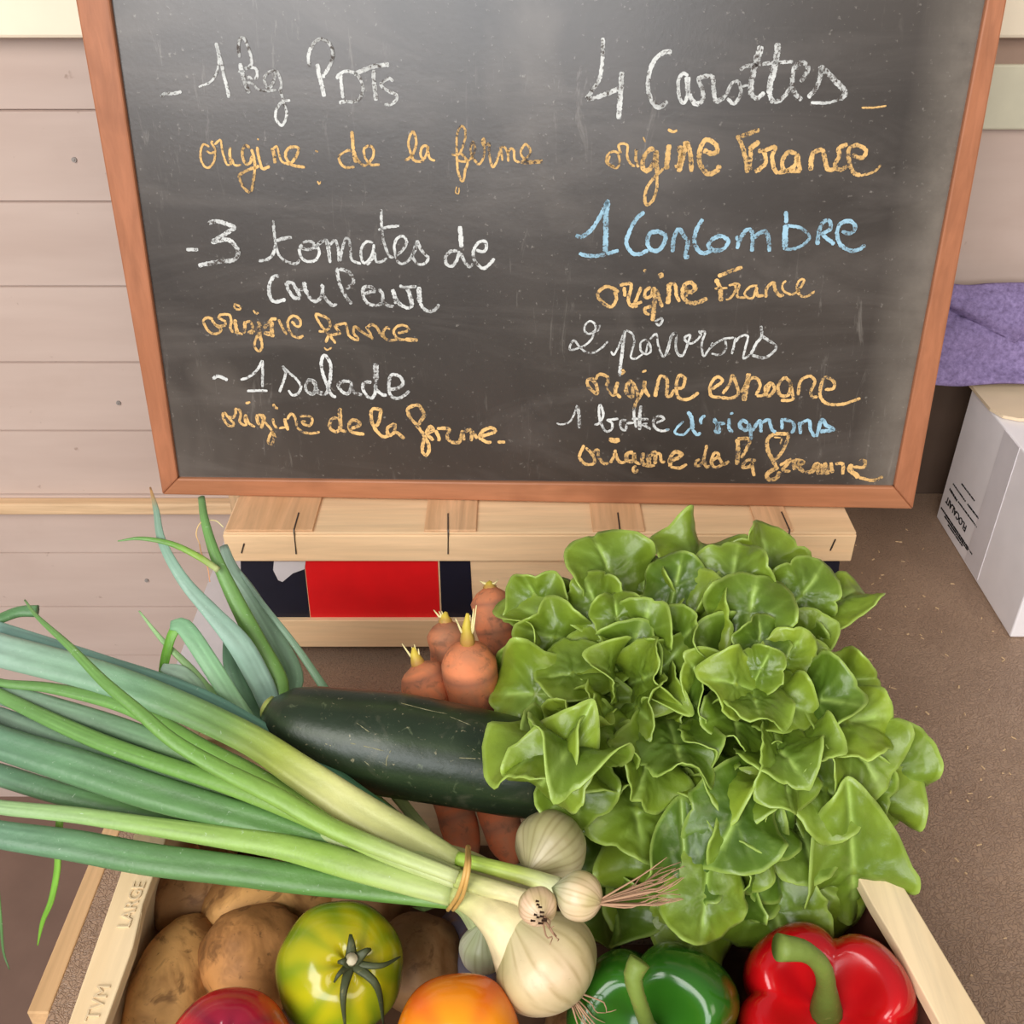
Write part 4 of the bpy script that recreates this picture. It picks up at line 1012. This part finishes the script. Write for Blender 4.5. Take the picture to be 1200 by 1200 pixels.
def bulb(parent, cpx, depth, rpx, axis_px, length=1.0, neck=None, cols=None, roots=6, rootlen=0.02, rootdir=None, seed=0, dirt=True):
    """axis_px: pixel (and depth) the root end points to"""
    c = PD(cpx[0], cpx[1], depth); r = rpx * depth / 1200.0
    ax = (PD(*axis_px) - c).normalized(); X, Y, Z = frame(ax, Vector((0.2, 0.1, 1)))
    cols = cols or (L3((226, 208, 176)), L3((206, 206, 160)))
    ns, nr = 96, 34; V = []; F = []; C = []
    for i in range(nr + 1):
        ph = math.pi * i / nr           # 0 at the root end
        for k_ in range(ns):
            th = 2 * math.pi * k_ / ns
            rr_ = max(0.0, math.sin(ph)) ** 0.9
            h = math.cos(ph)
            if ph > math.pi * 0.62:       # draw up into the neck
                u = (ph / math.pi - 0.62) / 0.38
                rr_ = rr_ * (1 - u) + 0.10 * math.sin(u * 3.14)
                h = h - 0.22 * u ** 1.5
            else: h = h * (0.90 + 0.06 * math.exp(-(ph / 0.3) ** 2))
            wob = 1 + 0.012 * math.cos(8 * th + seed) + 0.03 * noise.noise(Vector((math.cos(th), math.sin(th), ph + seed)))
            V.append(c + (X * math.cos(th) + Y * math.sin(th)) * rr_ * r * wob + Z * h * r * length)
            st = 0.5 + 0.5 * math.cos(23 * th + 5 * noise.noise(Vector((math.cos(th) * 2, math.sin(th) * 2, seed))) + 0.8 * noise.noise(Vector((th, ph * 2, seed))))
            gr_ = noise.noise(Vector((math.cos(th) * 1.3 + seed, math.sin(th) * 1.3, ph * 0.8)))
            cc = lerp3(cols[0], cols[1], max(0, min(1, (ph / math.pi - 0.45) * 1.9)))
            cc = lerp3(cc, (cc[0] * 0.74, cc[1] * 0.80, cc[2] * 0.62), max(0, min(1, 0.35 + 1.1 * gr_)))
            if ph < 0.5: cc = lerp3((0.16, 0.10, 0.06), cc, min(1, 0.35 + ph * 1.5 + 0.4 * noise.noise(Vector((math.cos(th) * 4, math.sin(th) * 4, ph * 6)))))
            C.append(lerp3(cc, (cc[0] * 0.66, cc[1] * 0.62, cc[2] * 0.50), st ** 8 * 0.75))
    for i in range(nr):
        for k_ in range(ns):
            a = i * ns + k_; b = i * ns + (k_ + 1) % ns
            F.append((a, b, b + ns, a + ns))
    o = mk('bulb', V, F, M_BULB, parent, True, C)
    if roots:
        mb = MB(); rg = random.Random(seed + 3); e_ = c + Z * r * length * 0.92
        rd = rootdir or Z
        for q in range(roots):
            s_ = Vector((rg.uniform(-1, 1), rg.uniform(-1, 1), rg.uniform(-1, 1)))
            a = e_ + s_ * r * 0.12
            b = a + (rd + s_ * 0.30).normalized() * rootlen * rg.uniform(0.5, 0.7)
            d = b + (rd + s_ * 0.42 + Vector((0, 0, 0.25))).normalized() * rootlen * rg.uniform(0.35, 0.6)
            tube(mb, catmull([tuple(a), tuple(b + s_ * 0.0015), tuple((b + d) / 2 - s_.yzx * 0.002), tuple(d)], 10), [0.00055 - 0.00004 * i for i in range(10)], None, seg=5)
        mb.obj('roots', M_ROOT, parent, smooth=True, label='dry tan root hairs')
    return o, c, r, X, Y, Z

GRP = 'spring onions in the tied bunch'
bandc = P(540, 1030, 0.155)
def onion(label, loc): return thing('spring_onion', label, 'onion', loc, GRP)

# onion A: largest bulb, big leaves at the bottom of the fan
oa = onion('spring onion with the largest bulb, lowest in the tied bunch', P(640, 1122, 0.06))
bulb(oa, (640, 1128), 0.500, 63, (690, 1192, 0.497), 0.92, cols=(L3((214, 188, 152)), L3((200, 192, 146))), roots=9, rootlen=0.018, seed=1)
leaf(oa, [(534, 1044, .152), (562, 1056, .153), (584, 1074, .152), (602, 1092, .147), (620, 1112, .140)], [34, 44, 54, 74, 100], [(0, L3((176, 184, 110))), (0.5, L3((212, 198, 150))), (1, L3((222, 204, 164)))], flat=0.75, name='neck')
leaf(oa, [(-40, 852, .172), (0, 870, .170), (88, 898, .165), (175, 927, .160), (248, 948, .157), (321, 968, .154), (420, 1002, .150), (536, 1044, .145)], [36, 38, 42, 42, 38, 34, 28, 24], GD, crease=0.18)
leaf(oa, [(-40, 968, .150), (0, 978, .149), (88, 991, .146), (175, 1007, .144), (262, 1018, .143), (350, 1030, .142), (440, 1042, .140), (536, 1056, .140)], [30, 32, 36, 37, 36, 34, 28, 20], GD, crease=0.1)
# onion B: small bulb dotted black
ob = onion('spring onion with the smallest bulb, dotted black, in the middle', P(628, 1060, 0.13))
bulb(ob, (630, 1062), 0.462, 23, (637, 1080, 0.452), 1.0, cols=(L3((222, 190, 156)), L3((210, 200, 146))), roots=5, rootlen=0.012, seed=2)
leaf(ob, [(536, 1030, .165), (570, 1040, .168), (600, 1048, .170), (616, 1054, .171)], [22, 22, 20, 22], [(0, L3((170, 182, 100))), (1, L3((222, 206, 160)))], flat=0.85, name='neck')
mb = MB(); rg = random.Random(4)
for (a, b) in ((631, 1055), (632, 1059), (634, 1062), (629, 1071), (632, 1074), (636, 1073), (638, 1078), (634, 1081), (625, 1078), (640, 1076), (636, 1068)):
    p = PD(a, b, 0.447); tube(mb, [p - Vector((.0012, 0, .0006)), p + Vector((.0012 * rg.random(), 0, -.0009))], [0.0006, 0.0004], None, seg=5)
mb.obj('soil_marks', M_DIRT, ob, label='black soil flecks')
leaf(ob, [(-30, 786, .178), (0, 800, .177), (58, 806, .177), (131, 822, .176), (175, 840, .175), (233, 875, .172), (292, 906, .169), (350, 942, .166), (440, 985, .164), (536, 1026, .163)], [8, 10, 13, 18, 20, 22, 24, 26, 24, 18], GG)
leaf(ob, [(29, 703, .236), (44, 723, .237), (82, 758, .236), (122, 799, .231), (163, 834, .224), (204, 869, .215), (262, 903, .202), (321, 932, .189), (400, 975, .177), (536, 1028, .168)], [2, 5, 9, 13, 15, 17, 20, 22, 22, 16], GG)
leaf(ob, [(-30, 800, .176), (0, 815, .175), (58, 843, .173), (117, 869, .171), (175, 890, .169), (262, 919, .166), (350, 953, .163), (450, 1000, .160), (536, 1034, .158)], [13, 15, 18, 20, 20, 20, 22, 20, 16], GG)
# onion C: white bulb with trailing roots; its leaves rise behind the cucumber
oc = onion('spring onion with white bulb trailing a long tuft of roots', P(680, 1050, 0.13))
bulb(oc, (679, 1050), 0.465, 29, (712, 1060, 0.460), 1.0, cols=(L3((218, 192, 154)), L3((196, 210, 176))), roots=26, rootlen=0.034, rootdir=(PD(780, 1050, 0.455) - PD(712, 1062, 0.455)).normalized(), seed=3)
leaf(oc, [(536, 1006, .165), (575, 1016, .167), (620, 1028, .168), (654, 1040, .168)], [16, 18, 20, 24], [(0, L3((148, 180, 66))), (0.6, L3((176, 190, 92))), (1, L3((214, 214, 164)))], flat=0.85, name='neck')
ROOT_C = [(330, 846, .150), (400, 906, .135), (470, 965, .135), (536, 1010, .150)]
def with_root(a): return a + ROOT_C
TAN = L3((190, 140, 84))
leaf(oc, with_root([(176, 571, .250), (183, 598, .248), (190, 635, .243), (215, 680, .230), (250, 720, .212), (282, 757, .195), (306, 800, .172)]), [2, 7, 10, 14, 20, 28, 28, 24, 20, 18, 14],
     [(0, L3((128, 160, 138))), (0.5, L3((140, 170, 152))), (0.8, L3((120, 160, 110))), (1, L3((170, 190, 110)))], flat=0.35, tip=TAN)
leaf(oc, with_root([(236, 583, .245), (240, 610, .243), (252, 650, .232), (272, 695, .212), (300, 750, .188), (326, 800, .166)]), [8, 10, 13, 18, 22, 24, 22, 20, 16, 14], GG)
leaf(oc, [(138, 634, .246), (165, 631, .246), (200, 637, .243), (232, 652, .238), (256, 668, .228)], [1.5, 5, 7, 8, 8], GG)
leaf(oc, with_root([(262, 640, .205), (272, 668, .200), (292, 695, .190), (320, 742, .176), (345, 795, .158)]), [10, 16, 18, 20, 22, 20, 18, 16, 14], GB, flat=0.4)
leaf(oc, [(280, 668, .200), (310, 710, .190), (345, 755, .174), (377, 802, .156), (402, 842, .140), (446, 908, .132), (500, 976, .140)], [3, 6, 8, 10, 12, 14, 12], GB, flat=0.5)
leaf(oc, [(234, 638, .235), (230, 625, .24), (236, 612, .243), (252, 610, .242), (262, 618, .238)], [1.2, 1.5, 1.6, 1.6, 1.2], [(0, L3((214, 168, 116))), (1, L3((216, 206, 150)))], name='dry_tip', flat=0.7)
leaf(oc, [(246, 682, .222), (243, 664, .229), (236, 648, .233), (234, 638, .235)], [1.0, 1.3, 1.5, 1.5], [(0, L3((206, 140, 100))), (1, L3((214, 168, 116)))], name='dry_tip', flat=0.7)
# onion D: round bulb behind, thick pale stalk, big bluish leaves on top of the fan
od = onion('spring onion with pale round bulb behind, thick yellow-green stalk', P(645, 990, 0.10))
bulb(od, (645, 992), 0.530, 43, (672, 960, 0.548), 0.98, cols=(L3((180, 168, 128)), L3((190, 178, 142))), roots=0, seed=4)
leaf(od, [(500, 1004, .150), (545, 1014, .146), (590, 1032, .132), (618, 1028, .118)], [40, 36, 34, 36], [(0, L3((204, 204, 130))), (1, L3((210, 198, 160)))], flat=0.6, name='neck')
leaf(od, [(-40, 728, .200), (0, 742, .199), (117, 779, .194), (233, 819, .188), (350, 886, .175), (430, 940, .164), (480, 975, .158)], [24, 26, 26, 26, 26, 24, 20], [(0, L3((136, 176, 164))), (0.6, L3((96, 142, 122))), (1, L3((76, 124, 70)))], flat=0.5)
leaf(od, [(-40, 750, .212), (0, 762, .210), (117, 793, .205), (204, 825, .198), (292, 866, .190), (350, 904, .184), (420, 950, .174), (480, 985, .166), (540, 1018, .160)], [40, 40, 38, 36, 36, 40, 44, 44, 34], GY, flat=0.5, crease=0.15)
leaf(od, [(-30, 834, .166), (0, 842, .165), (88, 875, .163), (175, 903, .160), (262, 930, .157), (350, 964, .155), (450, 1008, .152)], [24, 26, 28, 28, 26, 24, 20], GB)
# onion E: half hidden bulb, the remaining leaves
oe = onion('spring onion with bulb half hidden behind the largest one', P(566, 1110, 0.07))
bulb(oe, (566, 1112), 0.545, 28, (566, 1140, 0.55), 1.1, cols=(L3((216, 214, 190)), L3((190, 200, 160))), roots=0, seed=5)
leaf(oe, [(520, 1046, .132), (545, 1062, .122), (558, 1084, .110), (564, 1098, .100)], [24, 24, 22, 24], [(0, L3((150, 176, 90))), (1, L3((206, 208, 170)))], flat=0.8, name='neck')
leaf(oe, [(-30, 938, .156), (0, 946, .155), (88, 955, .154), (175, 968, .153), (262, 981, .152), (335, 993, .152), (420, 1016, .152), (530, 1048, .150)], [15, 17, 19, 22, 26, 30, 34, 28], GL)
leaf(oe, [(-30, 900, .150), (0, 908, .150), (58, 926, .148), (117, 942, .146), (175, 956, .145), (260, 975, .143), (380, 1012, .138)], [24, 26, 26, 26, 24, 22, 16], GD)
leaf(oe, [(-30, 800, .172), (0, 812, .171), (60, 830, .170), (130, 851, .168), (190, 872, .167), (250, 897, .164), (330, 934, .160), (420, 985, .156)], [22, 26, 28, 28, 26, 24, 22, 16], GB)
leaf(oe, [(-25, 735, .20), (0, 725, .202), (22, 717, .203), (44, 716, .203)], [10, 13, 14, 15], [(0, L3((92, 140, 84))), (1, L3((96, 136, 92)))])
leaf(oe, [(44, 1108, .06), (50, 1080, .075), (60, 1055, .090), (67, 1020, .110), (68, 990, .128), (70, 960, .144)], [1.5, 6, 8, 9, 9, 10], [(0, L3((110, 160, 50))), (1, L3((120, 170, 70)))], flat=0.5)
leaf(oe, [(11, 1136, .05), (4, 1115, .06), (1, 1080, .08), (-4, 1030, .11), (-10, 985, .14)], [1.2, 3, 4, 5, 6], [(0, L3((80, 110, 70))), (1, L3((100, 150, 80)))], flat=0.6)
leaf(oe, [(163, 716, .205), (190, 750, .196), (222, 782, .186), (258, 822, .172), (330, 880, .145)], [2, 6, 9, 11, 10], [(0, L3((150, 186, 130))), (1, L3((140, 180, 110)))], flat=0.5)
leaf(oe, [(200, 733, .206), (216, 735, .206), (244, 775, .194), (276, 826, .176), (300, 856, .160), (345, 890, .142)], [12, 20, 22, 22, 20, 14], [(0, L3((126, 170, 130))), (1, L3((140, 180, 130)))], flat=0.3)
leaf(oe, [(190, 792, .180), (194, 770, .190), (200, 748, .200), (206, 736, .2045)], [10, 12, 12, 14], [(0, L3((96, 150, 46))), (1, L3((110, 164, 60)))], flat=0.3)
leaf(oe, [(190, 782, .188), (212, 790, .186), (238, 814, .176), (270, 850, .160)], [10, 20, 18, 14], [(0, L3((170, 196, 176))), (1, L3((130, 170, 120)))], flat=0.4)
leaf(oe, [(272, 735, .185), (274, 780, .172), (290, 820, .158), (318, 862, .145)], [20, 24, 22, 16], [(0, L3((108, 150, 120))), (1, L3((116, 156, 118)))], flat=0.3)

# rubber band round the bunch
mb = MB(); n = 40
front = [(548, 992, .168), (547, 1010, .181), (543, 1030, .178), (536, 1050, .166), (527, 1064, .150)]
pts = catmull([tuple(P(*p)) for p in front], 16)
lo = [tuple(Vector(pts[-1]) + Vector((-0.001, 0.010, -0.014))), tuple(Vector(pts[0]) + Vector((0.0, 0.004, -0.036)))]
loop = catmull([tuple(p) for p in pts] + lo + [tuple(pts[0])], 60)
tube(mb, loop, [0.0011] * 60, None, seg=8)
loop2 = [tuple(Vector(p) + Vector((0.0026, -0.0004, 0.0004)) * min(1, i / 20) * (1 if i < 36 else 0.2)) for i, p in enumerate(loop)]
tube(mb, loop2, [0.0010] * 60, None, seg=8)
tag(mb.obj('rubber_band', M_RUBBER, None, smooth=True), 'tan rubber band wound around the onion stalks', 'rubber band')

# ================================================================== LETTUCE
def build_lettuce():
    Cc = PD(832, 878, 0.600); Rr = 0.112
    root = thing('lettuce', 'large curly green lettuce filling the right rear of the crate', 'lettuce', (Cc.x, Cc.y, Cc.z - 0.10))
    outline = [(588, 706), (618, 678), (660, 668), (700, 652), (735, 634), (775, 622), (835, 622), (868, 642), (905, 642), (945, 656), (960, 676), (1000, 690), (1018, 700), (1022, 780), (1050, 815), (1068, 870), (1080, 915), (1060, 960), (1015, 985), (1034, 1022), (1012, 1046), (985, 1030), (968, 1068), (935, 1090), (890, 1104), (852, 1128), (815, 1118), (770, 1094), (722, 1082), (716, 1015), (690, 992), (650, 950), (625, 932), (600, 880), (606, 850), (582, 826), (596, 770)]
    def inside(x, y):
        c = False; j = len(outline) - 1
        for i in range(len(outline)):
            xi, yi = outline[i]; xj, yj = outline[j]
            if (yi > y) != (yj > y) and x < (xj - xi) * (y - yi) / (yj - yi) + xi: c = not c
            j = i
        return c
    def edge_dist(x, y):
        best = 1e9; j = len(outline) - 1
        for i in range(len(outline)):
            ax, ay = outline[j]; bx, by = outline[i]; dx, dy = bx - ax, by - ay
            t = max(0, min(1, ((x - ax) * dx + (y - ay) * dy) / (dx * dx + dy * dy + 1e-9)))
            best = min(best, math.hypot(x - ax - dx * t, y - ay - dy * t)); j = i
        return best
    hearts = [(742, 790), (884, 806)]
    dv = ray(832, 878).normalized()
    def surf(px, py, k_=1.0):
        """point on the head: a dome towards the viewer, stretched to the outline"""
        d = edge_dist(px, py)
        h = math.sqrt(max(0.0, 1 - (1 - min(1, d / 190.0)) ** 2))
        depth = 0.628 + (870 - py) / 250.0 * 0.055 - 0.075 * h * k_
        depth -= 0.085 * math.exp(-((px - 635) / 75.0) ** 2 - ((py - 900) / 62.0) ** 2)      # leaves lapping over the cucumber
        # the underside recedes and the top of the head falls away behind
        return PD(px, py, depth)
    rg = random.Random(21)
    pts = []
    for (x, y) in ((704, 1006), (722, 1058), (768, 1078), (816, 1092), (862, 1090), (912, 1078), (962, 1040), (1002, 1018), (660, 955), (636, 872), (640, 912), (676, 936), (668, 880), (646, 746), (672, 700), (820, 644), (900, 660), (985, 700), (1046, 908), (1034, 850), (1030, 955)):
        h = min(hearts, key=lambda q: math.hypot(q[0] - x, (q[1] - y)))
        pts.append((x, y, h, math.hypot(h[0] - x, h[1] - y)))
    while len(pts) < 98:      # best-candidate scatter, tighter near the two hearts
        best = None
        for _ in range(60):
            x = rg.uniform(580, 1085); y = rg.uniform(618, 1132)
            if not inside(x, y) or edge_dist(x, y) < 22: continue
            h = min(hearts, key=lambda q: math.hypot(q[0] - x, (q[1] - y)))
            dh = math.hypot(h[0] - x, h[1] - y)
            sc = min([math.hypot(x - a, y - b) for a, b, *_ in pts] or [100]) / (26 + 0.10 * dh)
            if best is None or sc > best[0]: best = (sc, x, y, h, dh)
        pts.append(best[1:])
    pts.sort(key=lambda q: -q[3])
    # dark inner mass so that gaps look into leaf, not through the head
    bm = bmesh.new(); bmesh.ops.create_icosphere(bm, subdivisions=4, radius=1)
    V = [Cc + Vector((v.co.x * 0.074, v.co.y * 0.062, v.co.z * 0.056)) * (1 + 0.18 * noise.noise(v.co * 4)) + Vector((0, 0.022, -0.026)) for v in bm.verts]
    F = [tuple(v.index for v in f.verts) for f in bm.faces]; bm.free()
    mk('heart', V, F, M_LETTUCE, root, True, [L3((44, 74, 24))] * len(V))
    for idx, (x, y, h, dh) in enumerate(pts):
        f = min(1.0, dh / 200.0)                      # 0 heart .. 1 outside
        T = surf(x, y)
        Hh = surf(h[0], h[1], 1.0) - dv * 0.0
        # outward direction along the head, and a normal leaning back to the heart
        ang = math.atan2(y - h[1], x - h[0]) + rg.uniform(-0.5, 0.5)
        st = 10.0
        o = (surf(x + st * math.cos(ang), y + st * math.sin(ang)) - T)
        s1 = surf(x + 8, y) - surf(x - 8, y); s2 = surf(x, y + 8) - surf(x, y - 8)
        nrm = s2.cross(s1)
        if nrm.dot(CAM - T) < 0: nrm = -nrm
        nrm.normalize()
        nrm = (nrm + (CAM - T).normalized() * 0.5).normalized()
        o = (o - nrm * o.dot(nrm))
        if o.length < 1e-6: o = Vector((0, 0, 1)).cross(nrm)
        o.normalize()
        lean = (0.75 * (1 - f) + 0.22) + rg.uniform(-0.4, 0.6)
        Nn = (nrm * math.cos(lean) - o * math.sin(lean)).normalized()
        Yy = (o * math.cos(lean) + nrm * math.sin(lean)).normalized()
        Yy = (Yy - Nn * Yy.dot(Nn)).normalized(); Xx = Yy.cross(Nn)
        roll = rg.uniform(-0.5, 0.5)
        Xx, Nn = Xx * math.cos(roll) + Nn * math.sin(roll), Nn * math.cos(roll) - Xx * math.sin(roll)
        R = min(0.0285, (0.0155 + 0.0120 * f) * rg.uniform(0.78, 1.25))
        Lb = R * rg.uniform(1.5, 2.1)
        T = T - nrm * 0.004 + nrm * rg.uniform(-0.019, 0.012)
        nr, nt = 12, 72
        p1, p2, p3, p4 = (rg.uniform(0, 6.28) for _ in range(4))
        k1, k2 = rg.choice((2, 3, 3, 4)), rg.choice((4, 5, 5))
        amp = R * rg.uniform(0.20, 0.52); curl = rg.uniform(0.25, 1.0) * (0.5 + 0.6 * f); cup = rg.uniform(0.05, 0.5) * (1.1 - 0.6 * f)
        sd = Vector((idx * 1.7, idx * 0.9, 2.0))
        tint = rg.uniform(0, 1)
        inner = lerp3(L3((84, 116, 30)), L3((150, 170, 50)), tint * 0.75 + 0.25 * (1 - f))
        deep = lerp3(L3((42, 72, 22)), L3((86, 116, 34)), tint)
        V = [T.copy()]; C = [inner]; F = []
        for i in range(1, nr + 1):
            rho = i / nr
            for k_ in range(nt):
                th = 2 * math.pi * k_ / nt
                s_, c_ = math.sin(th), math.cos(th)
                lob = 0.80 + 0.24 * abs(math.sin(k1 * 0.5 * th + p1)) ** 0.45 + 0.04 * abs(math.sin(k2 * 0.5 * th + p2)) ** 0.6 + 0.008 * math.sin(19 * th + p4)
                if s_ < 0:
                    lx = R * rho * c_ * (1 + (lob - 1) * (1 + s_)) * (1 - 0.45 * (-s_) ** 1.5); ly = Lb * rho * s_
                    fade = max(0.0, 1 + s_ * 1.1)
                else:
                    lx = R * 1.08 * rho * c_ * lob; ly = R * 1.05 * rho * s_ * lob; fade = 1.0
                xx, yy = lx / R, ly / R
                lz = cup * R * 0.5 * xx * xx - curl * R * 0.55 * max(0, yy) ** 2 - 0.10 * R * max(0, -yy) ** 1.5
                lz += fade * amp * rho ** 2.4 * (math.sin(k1 * th + p3) + 0.4 * rho * math.sin(k2 * th + p2))
                lz += fade * rho ** 5 * R * 0.045 * math.sin(7 * th + p4 + 2 * math.sin(2 * th + p1))
                lz -= 0.09 * R * math.exp(-(xx / 0.10) ** 2) * (1 - 0.7 * max(0, yy))
                lz += R * 0.10 * noise.noise(Vector((xx * 2.2, yy * 2.2, 0)) + sd) * rho + R * 0.05 * noise.noise(Vector((xx * 6, yy * 6, 3)) + sd)
                V.append(T + Xx * lx + Yy * ly + Nn * lz)
                vein = math.exp(-(xx / 0.07) ** 2) * (1.0 if yy < 0.7 else 0.4)
                side = abs(math.sin(5.0 * (yy - abs(xx) * 0.9) + p1)); vein = max(vein, 0.30 * (1 - side) ** 4 * (1 - rho * 0.5))
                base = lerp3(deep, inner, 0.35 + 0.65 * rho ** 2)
                base = lerp3(base, L3((176, 206, 104)), vein * 0.7)
                if rho > 0.93: base = lerp3(base, L3((176, 202, 100)), 0.7)
                C.append(base)
        for k_ in range(nt): F.append((0, 1 + k_, 1 + (k_ + 1) % nt))
        for i in range(nr - 1):
            for k_ in range(nt):
                a = 1 + i * nt + k_; b = 1 + i * nt + (k_ + 1) % nt
                F.append((a, a + nt, b + nt, b))
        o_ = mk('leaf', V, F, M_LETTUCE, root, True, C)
        so = o_.modifiers.new('thick', 'SOLIDIFY'); so.thickness = 0.0007; so.offset = 0
build_lettuce()

# tiny herb sprig under the stalks
c = P(497, 1068, 0.090); mb = MB(); rg = random.Random(2)
for q in range(7):
    a = -1.2 + 0.4 * q
    e_ = c + Vector((0.006 * math.sin(a), 0.004 * math.cos(a), 0.001)) * rg.uniform(0.8, 1.2)
    m_ = c + (e_ - c) * 0.5 + Vector((0, 0, 0.0012))
    tube(mb, catmull([tuple(c), tuple(m_), tuple(e_)], 7), [0.0003, 0.0006, 0.0009, 0.0010, 0.0008, 0.0005, 0.0002], [L3((96, 120, 62))] * 7, seg=6, flat=0.4)
tag(mb.obj('herb_sprig', M_STEM, None, smooth=True, use_cols=True), 'tiny green herb sprig below the tied onion stalks', 'herb')
